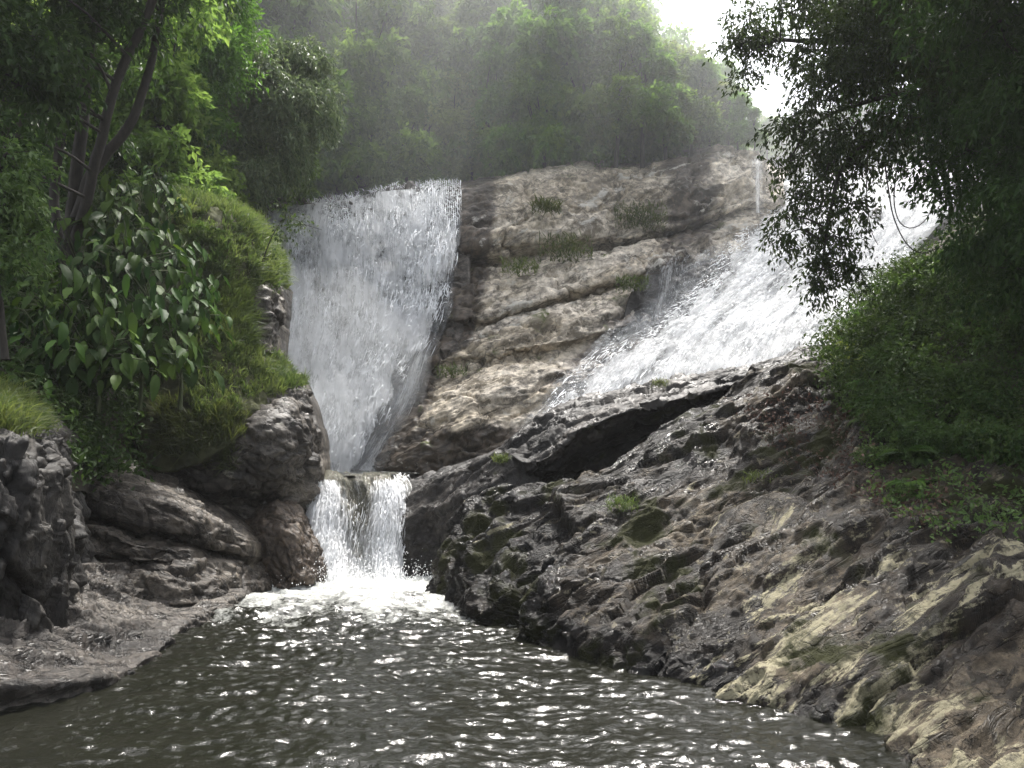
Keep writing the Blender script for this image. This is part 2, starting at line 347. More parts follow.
M['brown'] = rock_mat('brown_rock', [(.022, .016, .011), (.065, .047, .033), (.14, .11, .083)], axis=(.5, .3, -.7), stretch=.4, scale=1.6, rough=(.3, .6), bump=.6)
M['boulder'] = rock_mat('rounded_rock', [(.018, .015, .012), (.065, .056, .046), (.17, .15, .125)], axis=(.9, .2, -.2), stretch=.4, scale=1.1, rough=(.4, .7), lichen=((.34, .32, .27), .62, 1.8), moss=((.03, .035, .012), .66, 1.5, .05))
M['black'] = rock_mat('black_outcrop_rock', [(.008, .007, .006), (.024, .021, .018), (.07, .063, .053)], axis=(.15, .1, .95), stretch=.3, scale=1.4, rough=(.4, .75), lichen=((.26, .25, .22), .66, 2.2), moss=((.03, .03, .01), .64, 1.3, 0.))
M['soil'] = soil_mat('forest_soil', (.012, .01, .006), (.045, .036, .02))
M['earth'] = soil_mat('grassy_soil', (.02, .022, .008), (.06, .065, .02))
M['bottom'] = soil_mat('river_bottom', (.03, .028, .02), (.06, .055, .04))
M['bark'] = bark_mat('dark_bark', (.024, .019, .014)); M['pale_bark'] = bark_mat('pale_bark', (.3, .27, .22)); M['stem'] = bark_mat('green_stem', (.06, .075, .03))
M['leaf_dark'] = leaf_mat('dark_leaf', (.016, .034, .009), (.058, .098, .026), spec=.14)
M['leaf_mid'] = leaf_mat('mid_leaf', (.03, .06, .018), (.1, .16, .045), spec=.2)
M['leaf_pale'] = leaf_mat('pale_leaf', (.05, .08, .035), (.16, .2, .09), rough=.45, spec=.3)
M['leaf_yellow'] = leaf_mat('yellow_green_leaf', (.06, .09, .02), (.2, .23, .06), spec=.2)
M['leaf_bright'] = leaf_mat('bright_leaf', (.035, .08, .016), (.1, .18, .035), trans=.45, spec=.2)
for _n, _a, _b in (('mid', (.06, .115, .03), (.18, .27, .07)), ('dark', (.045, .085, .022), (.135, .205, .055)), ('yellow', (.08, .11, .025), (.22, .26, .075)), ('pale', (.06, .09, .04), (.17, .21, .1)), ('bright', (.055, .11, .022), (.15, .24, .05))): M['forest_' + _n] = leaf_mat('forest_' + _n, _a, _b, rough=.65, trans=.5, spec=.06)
M['leaf_gloss'] = leaf_mat('glossy_leaf', (.015, .036, .008), (.06, .11, .02), rough=.5, trans=.28, spec=.06, var=.15)
M['grass'] = leaf_mat('grass_blade', (.035, .062, .016), (.125, .155, .048), rough=.55, trans=.4)
M['grass_dark'] = leaf_mat('dark_grass_blade', (.035, .055, .014), (.1, .13, .035), rough=.55, trans=.35)
M['litter'] = leaf_mat('dead_leaf', (.03, .018, .011), (.11, .065, .04), rough=.7, trans=.1)
M['water'] = water_mat('pool_water')
M['fall'] = fall_mat('falling_water', 2., .8); M['fall2'] = fall_mat('falling_spray', 7., .5)
M['cascade'] = fall_mat('cascading_water', 2.6, .5); M['cascade2'] = fall_mat('cascading_spray', 4., .8)
t_ = NT('froth_water'); M['froth'] = t_.surf(t_.n('MixShader', {0: .5, 1: t_.n('BsdfPrincipled', {'Base Color': (.93, .94, .95), 'Roughness': .45, 'Specular IOR Level': .3}).outputs[0], 2: t_.n('BsdfTranslucent', {'Color': (.95, .96, .97, 1)}).outputs[0]}))
M['spill'] = fall_mat('spilling_water', 6., .9, glass=(.09, .085, .06))

# ------------------------------------------------------------------ terrain
def terrain(name, rows, mat, amp=.5, step=.35, seed=0):
    V = loft(rows, step); V = rockify(V, amp, .25, None, seed, .05)
    o = mesh_obj(name, V.reshape(-1, 3), grid_faces(*V.shape[:2]), mat); o['kind'] = 'structure'; SURF[name] = [V]; return o
terrain('river_bed_ground', [[(-900, 3500, .8), (512, 3500, .8), (1900, 3500, .8)], [(-600, 600, 12), (300, 590, 20), (1500, 590, 20)], [(-300, 545, 24), (512, 545, 26), (1400, 545, 26)], [(-800, 470, 60), (512, 470, 60), (1600, 470, 60)]], M['bottom'], .15, .5, 3)
terrain('left_hillside', [[(-420, 520, 6.5), (-80, 520, 8.6), (60, 500, 12), (150, 490, 16)], [(-420, 420, 8), (-60, 420, 10.3), (70, 425, 13.5), (150, 430, 16)], [(-420, 280, 11), (-60, 280, 14), (80, 290, 16), (160, 230, 18.5), (225, 225, 20.5)],
    [(-420, 100, 16), (-60, 140, 19), (100, 170, 22), (200, 200, 24), (285, 212, 29)], [(-420, -250, 24), (-60, -120, 26), (120, 20, 29), (220, 130, 30.5), (310, 195, 32)], [(-420, -700, 34), (-60, -480, 37), (120, -220, 40), (250, 30, 40), (330, 150, 40)]], M['soil'], .6, .35, 5)
HR = [[(60, 235, 29), (250, 225, 29.5), (330, 212, 30), (460, 196, 31), (600, 176, 33), (700, 166, 34), (780, 170, 36), (950, 165, 40), (1150, 150, 44)],
    [(60, 120, 36), (250, 120, 37), (330, 120, 38), (460, 115, 39), (600, 125, 41), (700, 140, 43), (780, 150, 45), (950, 150, 48), (1150, 120, 50)],
    [(60, -90, 48), (250, -80, 49), (330, -60, 50), (460, -20, 51), (560, 30, 52), (640, 85, 54), (700, 120, 56), (780, 150, 58), (950, 150, 60), (1150, 110, 60)],
    [(60, -260, 70), (250, -240, 72), (460, -120, 75), (600, 10, 75), (700, 110, 75), (780, 155, 75), (950, 160, 75), (1150, 120, 75)]]
terrain('far_hillside', HR, M['soil'], .8, .6, 8)
terrain('right_hillside', ext([[(838, 405, 14.4), (860, 396, 13.8), (930, 410, 12.2), (1010, 450, 10.6), (1200, 560, 8)], [(838, 362, 15.6), (860, 338, 15.6), (920, 318, 14.8), (1010, 345, 12.8), (1200, 380, 10)],
    [(850, 325, 17.5), (885, 300, 17.5), (950, 265, 17), (1050, 240, 15), (1250, 220, 12)], [(900, 290, 21), (960, 235, 21), (1040, 160, 20), (1150, 80, 18), (1350, 0, 15)], [(1000, 240, 30), (1060, 130, 30), (1140, 0, 29), (1300, -150, 26), (1500, -250, 22)]], (3.5, -2.5, .3)), M['soil'], .35, .2, 12)

# ------------------------------------------------------------------ rock
V = loft([[(436, 186, 31), (480, 180, 31), (560, 168, 32), (640, 163, 33), (690, 152, 33.5), (730, 149, 33.5), (752, 158, 33.5), (790, 170, 34)],
    [(452, 194, 27.3), (480, 185, 27.2), (560, 174, 28), (640, 168, 29), (690, 156, 29.5), (730, 152, 29.5), (750, 160, 29.6), (785, 178, 30.5)],
    [(460, 217, 26.5), (500, 212, 26.6), (570, 203, 27.2), (640, 194, 28.1), (700, 185, 28.6), (748, 185, 28.9), (785, 195, 30)],
    [(458, 248, 26.3), (500, 246, 26.3), (560, 238, 26.8), (620, 240, 27.5), (680, 228, 28.1), (720, 212, 28.4), (752, 200, 28.9), (785, 205, 30)],
    [(455, 264, 26.9), (500, 262, 27.0), (560, 252, 27.6), (620, 248, 28.4), (680, 235, 29), (720, 218, 29.2), (752, 207, 29.6), (785, 212, 30.3)],
    [(450, 290, 25.7), (500, 284, 25.7), (540, 268, 26.2), (590, 252, 26.8), (640, 246, 27.4), (690, 236, 28.0), (740, 226, 28.6), (785, 224, 29.6)],
    [(446, 320, 25.3), (490, 318, 25.0), (540, 302, 25.3), (600, 282, 25.8), (650, 270, 26.3), (700, 258, 27.3), (785, 244, 29)],
    [(445, 328, 25.8), (490, 326, 25.6), (540, 310, 26.0), (600, 292, 26.5), (650, 278, 27.0), (700, 264, 27.7), (785, 252, 29)],
    [(440, 344, 25.0), (490, 334, 24.6), (540, 320, 24.8), (600, 310, 25.2), (650, 298, 25.8), (700, 282, 26.8), (785, 267, 28.6)],
    [(420, 366, 24.5), (450, 358, 24.3), (500, 350, 23.9), (560, 343, 23.9), (620, 328, 24.4), (680, 312, 25.6), (785, 292, 28)],
    [(418, 374, 24.7), (450, 366, 24.6), (500, 358, 24.3), (560, 350, 24.3), (620, 336, 24.8), (680, 320, 25.9), (785, 300, 28)],
    [(396, 404, 23.8), (450, 388, 23.4), (500, 378, 23.1), (560, 370, 23.1), (600, 360, 23.5), (640, 345, 24.4), (785, 330, 27)],
    [(370, 434, 23.2), (420, 418, 22.7), (480, 404, 22.4), (540, 400, 22.2), (600, 392, 22.4), (700, 380, 23.8), (785, 360, 26)],
    [(352, 458, 23.0), (400, 446, 22.2), (450, 436, 21.9), (520, 432, 21.7), (600, 425, 21.7), (785, 400, 24)],
    [(348, 478, 22.7), (400, 480, 21.9), (450, 482, 21.6), (520, 482, 21.3), (600, 480, 21.3), (785, 470, 23)]], .04, .05, .1)
V = rockify(V, .14, .5, ((-.35, -.1, .93), 1.2, .13), 21, .03, .26, 12, ((.9, .2, .35), .6), 1.7, (1., .17, .06))
bx, by = proj(V); edge = np.interp(by, [185, 215, 260, 310, 345, 365, 400, 440, 472], [461, 459, 455, 445, 434, 408, 395, 375, 352])
wet = np.maximum.reduce([sstep(55, 12, bx - edge), sstep(405, 450, by + .0 * bx), sstep(60, 0, np.abs(bx - np.interp(by, [250, 300, 350, 400], [690, 650, 610, 560]))) * .75]) * 1.1 - .05
tag(shell('cliff', V, M['cliff'], (0, 3, -.5), None, None, wet), 'tan stepped cliff face with ledges and grass between the two large waterfalls', 'cliff')
V = loft([[(225, 215, 30), (300, 206, 30), (380, 196, 30), (480, 188, 30)], [(225, 222, 27.6), (300, 211, 27.4), (380, 199, 27.4), (470, 192, 27.4)], [(225, 260, 26.9), (300, 250, 26.6), (470, 230, 26.5)],
    [(230, 310, 26.3), (470, 290, 25.9)], [(240, 370, 25.4), (460, 350, 25.1)], [(250, 430, 24.6), (430, 410, 24.1)], [(250, 490, 23.9), (420, 490, 23)]], .07)
V = rockify(V, .4, .5, ((0, -.2, .97), 1.6, .3), 27, .05, .3, 6, None, 1.2)
tag(shell('fall_wall', V, M['fallrock'], (0, 3, 0)), 'dark wet rock wall behind the broad white waterfall', 'rock wall')
V = loft([[(735, 192, 34), (800, 182, 35), (870, 168, 37), (960, 160, 38), (1080, 150, 39)], [(730, 218, 30.6), (790, 210, 31.2), (860, 196, 33.2), (940, 188, 34), (1080, 180, 34)], [(695, 240, 28.6), (760, 245, 28.8), (830, 232, 29.6), (900, 226, 30.2), (1080, 205, 31)],
    [(648, 262, 27.2), (700, 266, 27.2), (760, 272, 27.2), (830, 266, 27.6), (900, 260, 28.1), (1080, 235, 29)], [(640, 300, 26.4), (690, 306, 25.9), (760, 306, 25.6), (830, 300, 25.7), (900, 290, 26.1), (1080, 262, 27)],
    [(585, 362, 24.1), (650, 354, 23.9), (720, 344, 23.6), (790, 334, 23.5), (850, 322, 23.4), (1080, 295, 25)], [(540, 410, 22.3), (610, 400, 22), (690, 384, 21.8), (770, 370, 21.6), (850, 355, 21.5), (1080, 330, 23)],
    [(520, 450, 21.6), (610, 450, 21.2), (690, 440, 21), (850, 420, 21), (1080, 400, 21)]], .07, 0, .1)
V = rockify(V, .4, .5, ((-.3, -.2, .93), 1.3, .3), 35, .05, .3, 6, ((.9, .1, .3), .5), 1.3); VBED = V
bx, by = proj(V); left = np.interp(by, [195, 215, 240, 262, 300, 335, 360, 400, 440], [768, 755, 738, 720, 690, 645, 592, 555, 520])
tag(shell('stream_bed_rock', V, M['bed'], (0, 3, 0), None, None, sstep(-25, 15, bx - left)), 'wet sloping rock bed under the wide right-hand cascade', 'rock slope')
V = loft([[(640, 275, 26.6), (680, 265, 26.8), (720, 258, 27.2), (735, 262, 27.6)], [(628, 300, 25.4), (670, 285, 25.5), (705, 275, 25.9), (730, 278, 26.8)], [(620, 330, 24.7), (660, 320, 24.7), (700, 305, 25.2), (725, 300, 26.2)], [(615, 355, 24.6), (650, 345, 24.5), (690, 330, 24.9), (715, 320, 25.8)]], .045, .15, .15)
V = rockify(V, .2, .9, ((-.3, 0, .95), .6, .12), 41, .03, .1, 6)
tag(shell('boulder', V, M['darkbank'], (0, 1.5, -.3)), 'dark wet rock hump standing in the left edge of the right-hand cascade', 'boulder')

# right bank
RB = loft(ext([[(470, 478, 15.4), (540, 492, 13.9), (590, 488, 13.6), (650, 446, 14.2), (700, 402, 14.9), (760, 364, 15.7), (830, 344, 16), (900, 345, 15), (1000, 395, 12.4), (1120, 445, 10.8)],
    [(450, 512, 14.9), (510, 514, 13.2), (570, 505, 12.6), (640, 472, 12.8), (700, 428, 13.3), (770, 389, 13.9), (840, 387, 13.4), (920, 402, 12.3), (1000, 442, 10.8), (1120, 492, 9.4)],
    [(440, 545, 14.5), (490, 550, 12.6), (560, 550, 11.4), (630, 540, 11.1), (700, 520, 11.0), (770, 480, 11.3), (850, 460, 10.9), (930, 480, 10.1), (1010, 520, 8.9), (1120, 575, 7.7)],
    [(434, 566, 14.4), (475, 582, 12.2), (540, 588, 10.75), (610, 592, 10.15), (690, 590, 9.6), (770, 565, 9.5), (850, 556, 9.0), (930, 576, 8.25), (1010, 612, 7.35), (1120, 670, 6.5)],
    [(430, 580, 14.36), (470, 602, 12.05), (530, 618, 10.6), (600, 634, 9.58), (680, 652, 8.7), (760, 662, 8.1), (840, 670, 7.5), (905, 696, 6.83), (980, 738, 6.0), (1120, 810, 5.2)],
    [(427, 592, 14.3), (468, 617, 12.0), (528, 638, 10.6), (598, 660, 9.4), (678, 684, 8.4), (758, 704, 7.7), (828, 720, 7.2), (876, 745, 6.6), (922, 785, 5.8), (1080, 880, 4.5)],
    [(420, 625, 14.0), (460, 660, 11.6), (520, 690, 10.2), (590, 725, 9.0), (670, 760, 8.0), (750, 790, 7.3), (815, 820, 6.8), (860, 850, 6.2), (900, 910, 5.4), (1080, 1010, 4.2)]], (1.9, -1.7, .12)), .017, .12, .1)
RB = rockify(RB, .2, .55, ((-.52, -.3, .8), .7, .2), 51, .035, .19, 0, ((2.25, .6, 1.1), .38), 1.7, (1., .25, .09))
bx, by = proj(RB); pale = .5 * sstep(620, 800, bx) * sstep(480, 620, by) + .2 * sstep(640, 700, by) - .5 * sstep(700, 560, bx) * sstep(560, 640, by) - .25
wl = np.interp(bx, [428, 470, 530, 600, 680, 760, 830, 880, 930, 1080], [590, 615, 636, 657, 680, 700, 716, 738, 775, 870])
wet = 1.1 * np.maximum.reduce([sstep(48, 8, wl - by) * (1 - .6 * sstep(760, 900, bx)), sstep(620, 500, bx) * .95, .5 * sstep(520, 470, by) * sstep(560, 620, bx) * sstep(760, 700, bx)])
tag(shell('rock_bank', RB, M['bank'], (1.2, 2.2, -.6), None, pale, wet), 'long mossy rock bank sloping into the pool below the undergrowth, patched with pale lichen', 'rock bank')
V = loft([[(488, 460, 17), (560, 408, 17.2), (640, 390, 17.4), (720, 374, 17.6), (790, 354, 17.6), (860, 338, 17.6)], [(500, 448, 15.7), (555, 408, 15.7), (620, 393, 15.8), (690, 378, 16), (760, 362, 16.3), (850, 338, 16.6)],
    [(522, 462, 14.7), (546, 462, 14.3), (575, 432, 14.3), (620, 412, 14.5), (700, 394, 14.8), (770, 373, 15.2), (850, 350, 15.7)], [(526, 472, 14.7), (550, 476, 14.5), (580, 445, 14.6), (625, 426, 14.9), (695, 405, 15.1), (770, 381, 15.4), (850, 358, 15.8)],
    [(530, 480, 15.1), (555, 482, 15.4), (590, 458, 16), (630, 440, 16.2), (690, 418, 16), (770, 390, 15.8), (850, 366, 16)], [(530, 505, 15.2), (555, 505, 15.6), (590, 500, 16.1), (640, 490, 16.3), (700, 450, 16), (770, 415, 15.8), (850, 390, 16)]], .03, .05, .03)
V = rockify(V, .1, .9, ((-.35, -.2, .9), .5, .05), 61, .03, .14, 8, ((2.25, .6, 1.1), .4), .7)
tag(shell('overhanging_rock', V, M['darkbank'], (0, 1.5, -.3)), 'flat-topped overhanging ledge of rock above a black hollow on the pool bank', 'rock ledge')
V = loft([[(392, 486, 17.9), (430, 474, 17.9), (470, 460, 17.4), (508, 446, 16.8), (530, 452, 16.6)], [(394, 497, 16.5), (430, 479, 16.2), (470, 461, 15.8), (506, 446, 15.4), (532, 458, 15)], [(394, 530, 16.1), (430, 512, 15.8), (470, 492, 15.4), (510, 482, 15.0), (540, 478, 14.8)],
    [(396, 558, 16.1), (430, 548, 15.8), (470, 530, 15.3), (510, 516, 14.8), (545, 505, 14.5)], [(403, 578, 15.9), (435, 580, 15.6), (470, 570, 15.1), (510, 556, 14.6), (548, 540, 14.2)], [(405, 600, 15.8), (440, 604, 15.5), (475, 596, 15.0), (510, 580, 14.5), (548, 565, 14.1)]], .03, .06, .06)
V = rockify(V, .12, .8, ((-.42, -.2, .88), .55, .05), 67, .03, .08, 8, ((2.25, .6, 1.1), .4), 1.1)
tag(shell('boulder', V, M['darkbank'], (.2, 1.3, -.3)), 'huge dark boulder with a slanting top edge just right of the small spillway', 'boulder')

def boulder(px, py, Y, r, mat, seed, label, rot=(0, 0, 0), cuts=9, amp=.16, group=None):
    n = 90; th = np.linspace(0, np.pi, n); ph = np.linspace(0, 2 * np.pi, 2 * n)
    D = np.stack([np.sin(th)[:, None] * np.cos(ph)[None], np.sin(th)[:, None] * np.sin(ph)[None], np.cos(th)[:, None] * np.ones(2 * n)[None]], -1)
    q = np.random.default_rng(seed); rad = np.ones(D.shape[:2])
    for _ in range(cuts):
        c = unit(q.normal(size=3)); h = q.uniform(.62, .9); dt = D @ c; rad = np.minimum(rad, np.where(dt > .05, h / np.maximum(dt, .05), 9))
    rad = gsmooth(rad, 2.2, 0); rad = rad * (1 + amp * fbm(D * 1.3 + seed, 5, seed) + .03 * fbm(D * 7 + seed, 4, seed + 3))
    Vb = D * rad[..., None] * np.array(r)
    Vb[:, -1] = Vb[:, 0]
    o = mesh_obj('boulder', Vb.reshape(-1, 3), grid_faces(n, 2 * n), mat); o.location = tuple(P(px, py, Y)); o.rotation_euler = tuple(R(a) for a in rot)
    return tag(o, label, 'boulder', group)
boulder(768, 552, 10.55, (.9, .9, .62), M['bank'], 4, 'brown rounded boulder bulging from the middle of the sloping pool bank', (10, -25, 20))
0 and boulder(815, 690, 7.55, (.38, .4, .26), M['pale'], 6, 'pale cream rock knob at the waterline near the bank foot', (0, -25, 10))
0 and boulder(990, 650, 6.6, (.6, .7, .32), M['pale'], 9, 'pale lichen-covered slab of rock low on the bank, nearest the viewer', (15, -38, 15))
0 and boulder(640, 568, 10.75, (.62, .55, .3), M['bank'], 12, 'glistening flat grey rock face at mid bank, left of the lichen boulder', (28, -20, 10))
0 and boulder(1010, 560, 8.2, (.5, .5, .34), M['pale'], 15, 'rounded pale rock under the undergrowth beside the picture edge', (10, -30, 0))

# left side rock
V = loft([[(-160, 560, 7.6), (0, 575, 9), (70, 570, 10.6), (130, 568, 12.6), (200, 570, 14.4), (300, 565, 16)], [(-160, 640, 7.1), (0, 632, 8.3), (70, 622, 9.5), (120, 612, 11.1), (165, 600, 13), (285, 579, 15.7)],
    [(-160, 690, 6.8), (0, 682, 7.7), (60, 674, 8.3), (100, 664, 9.1), (140, 642, 10.2), (180, 612, 12.4), (275, 583, 15.4)], [(-160, 706, 6.8), (0, 697, 7.5), (60, 694, 7.7), (108, 686, 8.3), (150, 660, 9.4), (190, 624, 11.45), (268, 586, 15.1)],
    [(-160, 730, 7.0), (0, 716, 7.6), (60, 708, 7.8), (110, 694, 8.3), (150, 668, 9.3), (190, 628, 11.4), (265, 589, 15)], [(-160, 800, 6.6), (0, 770, 7.2), (60, 760, 7.4), (115, 735, 8.0), (160, 700, 9.1), (200, 655, 11.2), (265, 610, 14.8)]], .026, .05, .03)
V = rockify(V, .1, .9, ((-.5, .4, .77), .42, .11), 71, .02, .05, 4, ((.75, .55, .12), .16), .5)
V = V + np.array((.06, 0, .09))
tag(shell('rock_shelf', V, M['shelf'], (-.6, .6, -.6)), 'low dark rock shelf with parallel cracks sloping into the pool at the left', 'rock shelf')
V = loft([[(-160, 385, 10), (-20, 392, 10), (30, 410, 10.4), (60, 440, 11), (76, 460, 13)], [(-160, 405, 8.3), (-20, 412, 8.5), (32, 426, 8.9), (56, 455, 9.7), (70,460, 12.5)], [(-160, 450, 7.8), (-10, 455, 7.9), (42, 462, 8.4), (60, 485, 9.3), (74,490, 12.5)], [(-160, 510, 7.6), (-10, 510, 7.7), (46, 520, 8.3), (68, 530, 9.3), (82,535, 12.5)],
    [(-160, 575, 7.6), (-10, 578, 7.9), (48, 585, 8.5), (74, 588, 9.4), (88,593, 12.5)], [(-160, 670, 7.8), (-10, 660, 8.2), (50, 655, 8.8), (78, 640, 9.6), (92, 640, 12.5)]], .026, .06, .06); VOUT = V
V = rockify(V, .13, 1.2, ((.93, -.2, .2), .42, .05), 73, .03, .14, 4, ((.15, .1, .95), .4), .5); SURF['outcrop'] = [V]
tag(shell('rock_outcrop', V, M['black'], (-.3, 1.2, 0)), 'blackish vertical rock outcrop under a grass tuft at the left edge', 'rock outcrop')
def slab(rows, seed, label, mat=M['slab']):
    V = loft(rows, .025, .04, .02); V = rockify(V, .07, 1.2, ((-.1, -.05, .99), .3, .03), seed, .025, .1, 6, ((.9, .35, -.35), .4), .5)
    return tag(shell('rock_slab', V, mat, (0, 1.3, -.2)), label, 'rock slab', None)
slab([[(58, 448, 14.6), (120, 462, 14.6), (190, 490, 15), (250, 525, 15.4)], [(74, 472, 12.8), (130, 497, 12.6), (190, 512, 13), (248, 540, 14)], [(78, 500, 12.6), (130, 522, 12.5), (190, 533, 12.95), (248, 556, 14)], [(82, 508, 13), (130, 530, 13), (190, 541, 13.4), (248, 564, 14.4)], [(82, 540, 13.6), (130, 550, 13.5), (190, 560, 13.8), (248, 580, 14.6)]], 81, 'topmost layered rock slab with a lit slanting top below the broad-leaved plants')
slab([[(64, 502, 13.8), (130, 524, 13.7), (188, 538, 13.9)], [(68, 518, 12.4), (130, 541, 12.25), (190, 549, 12.75)], [(72, 542, 12.3), (130, 560, 12.2), (192, 566, 12.7)], [(78, 552, 12.8), (130, 568, 12.7), (190, 574, 13.1)], [(78, 590, 13), (130, 592, 13), (190, 594, 13.4)]], 83, 'middle rock slab jutting out beneath the topmost layered slab')
slab([[(95, 545, 13.6), (180, 548, 13.4), (230, 548, 14.4), (275, 556, 15.6)], [(100, 560, 12.4), (180, 560, 12.6), (232, 562, 13.6), (274, 574, 15.2)], [(102, 576, 12.0), (180, 578, 12.2), (235, 582, 13.3), (276, 584, 15)], [(102, 605, 12.0), (180, 605, 12.1), (235, 602, 13.2), (278, 598, 14.9)]], 85, 'lowest cracked rock slab resting on the shelf beside the brown boulder')
V = loft([[(256, 512, 16.4), (284, 494, 16.4), (298, 498, 16.5), (306, 520, 16.6)], [(244, 520, 15.5), (272, 502, 15.2), (298, 506, 15.4), (318, 540, 15.8)], [(246, 545, 15.0), (278, 535, 14.7), (304, 545, 14.8), (328, 566, 15.5)], [(262, 572, 14.9), (285, 572, 14.6), (308, 576, 14.7), (327, 576, 15.3)], [(266, 592, 14.9), (285, 594, 14.7), (306, 594, 14.8), (322, 592, 15.2)]], .02, .08, .08)
V = rockify(V, .1, 1.6, ((.5, -.3, .8), .3, .03), 91, .015, .06, 6, None, .5)
tag(shell('boulder', V, M['brown'], (-.05, .9, 0)), 'rusty brown boulder at the pool edge left of the small spillway', 'boulder')
V = loft([[(120, 425, 18), (210, 395, 18), (265, 375, 18), (300, 372, 18.3)], [(120, 440, 16.2), (212, 408, 15.8), (262, 393, 15.9), (298, 383, 16.4), (312, 400, 17.4)], [(125, 456, 15.7), (212, 432, 15.1), (260, 415, 15), (300, 412, 15.4), (323, 435, 16.9)],
    [(130, 475, 15.5), (212, 462, 14.8), (260, 450, 14.7), (304, 455, 15.1), (325, 470, 16.8)], [(140, 492, 15.5), (215, 488, 15), (260, 480, 14.9), (300, 482, 15.2), (320, 490, 16.7)], [(150, 500, 16.2), (215, 504, 15.8), (260, 500, 15.8), (296, 497, 15.9), (314, 508, 16.8)], [(150, 560, 17), (215, 565, 16.6), (260, 570, 16.6), (296, 570, 16.8), (314, 580, 17)]], .028, .12, .12)
V = rockify(V, .12, .8, ((-.05, -.1, .99), .7, .04), 95, .025, .12, 6, ((.9, .2, -.2), .6), .8); VB4 = V
tag(shell('boulder', V, M['boulder'], (-.2, 1.5, 0)), 'large rounded grey boulder with a grassy top beside the foot of the broad waterfall', 'boulder')
GB = loft([[(130, 180, 20.5), (200, 195, 20.5), (240, 212, 20.8), (272, 240, 22)], [(140, 200, 17.6), (200, 206, 17.4), (240, 218, 17.7), (268, 243, 18.4), (284, 272, 20)], [(140, 250, 16.9), (200, 250, 16.7), (240, 262, 17), (268, 282, 17.7), (282, 300, 19.5)],
    [(140, 310, 16.2), (200, 312, 16.1), (238, 322, 16.5), (260, 342, 17.3), (274, 348, 19)], [(140, 365, 15.6), (200, 365, 15.4), (240, 368, 15.6), (275, 364, 16.6), (290, 366, 17.8)], [(140, 415, 15.1), (200, 412, 14.9), (250, 400, 15.3), (285, 388, 16.1), (303, 384, 17.2)], [(140, 475, 14.9), (200, 465, 14.6), (235, 442, 14.8), (262, 418, 15.3), (300, 398, 16.6)]], .04, .15, .1)
GB = rockify(GB, .22, .8, None, 97, .04, .06)
tag(shell('earth_bank', GB, M['earth'], (-.3, 1.5, 0)), 'steep grassy earth bank between the broad-leaved plants and the broad waterfall', 'earth bank')
V = loft([[(258, 268, 18.6), (272, 270, 18.6), (284, 282, 19.8)], [(250, 290, 17.2), (268, 290, 17.2), (282, 300, 18.6)], [(252, 325, 16.9), (268, 328, 16.9), (279, 330, 18.2)], [(258, 350, 16.9), (270, 352, 16.9), (277, 352, 18)]], .025, .06, .06)
V = rockify(V, .1, 1.5, ((0, 0, 1), .3, .05), 99, .03, .06, 4)
tag(shell('rock_outcrop', V, M['boulder'], (-.1, 1.2, 0)), 'bare brown rock face under the brow of the grassy bank next to the broad waterfall', 'rock outcrop')

# ------------------------------------------------------------------ falling water
def water_sheet(name, rows, mat, step, amp, fu, fv, seed, dens, parent=None, fwd=.0, extra=None, su=.1, sv=.2, taper=(-.1, .25), lip=0.):
    V = loft(rows, step, su, sv); nv, nu = V.shape[:2]
    U = np.concatenate([np.zeros((nv, 1)), np.cumsum(np.linalg.norm(np.diff(V, axis=1), axis=2), 1)], 1); U = U - U[:, nu // 2:nu // 2 + 1] + 40
    Lv = np.concatenate([np.zeros((1, nu)), np.cumsum(np.linalg.norm(np.diff(V, axis=0), axis=2), 0)], 0)
    N = gnormals(V); q = np.stack([U * fu, Lv * fv, np.zeros_like(U)], -1)
    d = amp * (fbm(q, 5, seed, .55) + .5 * ridged(q * 1.7 + 3, 3, seed + 4)) + amp * .8 * fbm(V * .7, 3, seed + 8)
    d = d * sstep(taper[0], taper[1], np.linspace(0, 1, nv))[:, None] + fwd
    u = np.linspace(0, 1, nu)[None] * np.ones((nv, 1)); v = np.linspace(0, 1, nv)[:, None] * np.ones((1, nu))
    W = V + N * d[..., None]
    W[..., 2] += (lip * (fbm(np.stack([U * .8, Lv * .5, 0 * U], -1), 3, seed + 2) + .8 * fbm(np.stack([U * 2.0, Lv * .4, 0 * U], -1), 3, seed + 3)) * sstep(.5, .2, v))
    de = dens(u, v, W, proj(W)) if dens else np.full(u.shape, .6)
    return mesh_obj(name, W.reshape(-1, 3), grid_faces(nv, nu), mat, parent, attrs={'dens': de}, uv=np.stack([U.ravel(), Lv.ravel()], 1)), W
def under(o, root):
    o.parent = root; o.matrix_parent_inverse.identity(); 
    me = o.data; n = len(me.vertices); a = np.empty(n * 3, np.float32); me.vertices.foreach_get('co', a); a = a.reshape(-1, 3) - np.array(root.location, np.float32); me.vertices.foreach_set('co', a.ravel()); me.update()
    return o
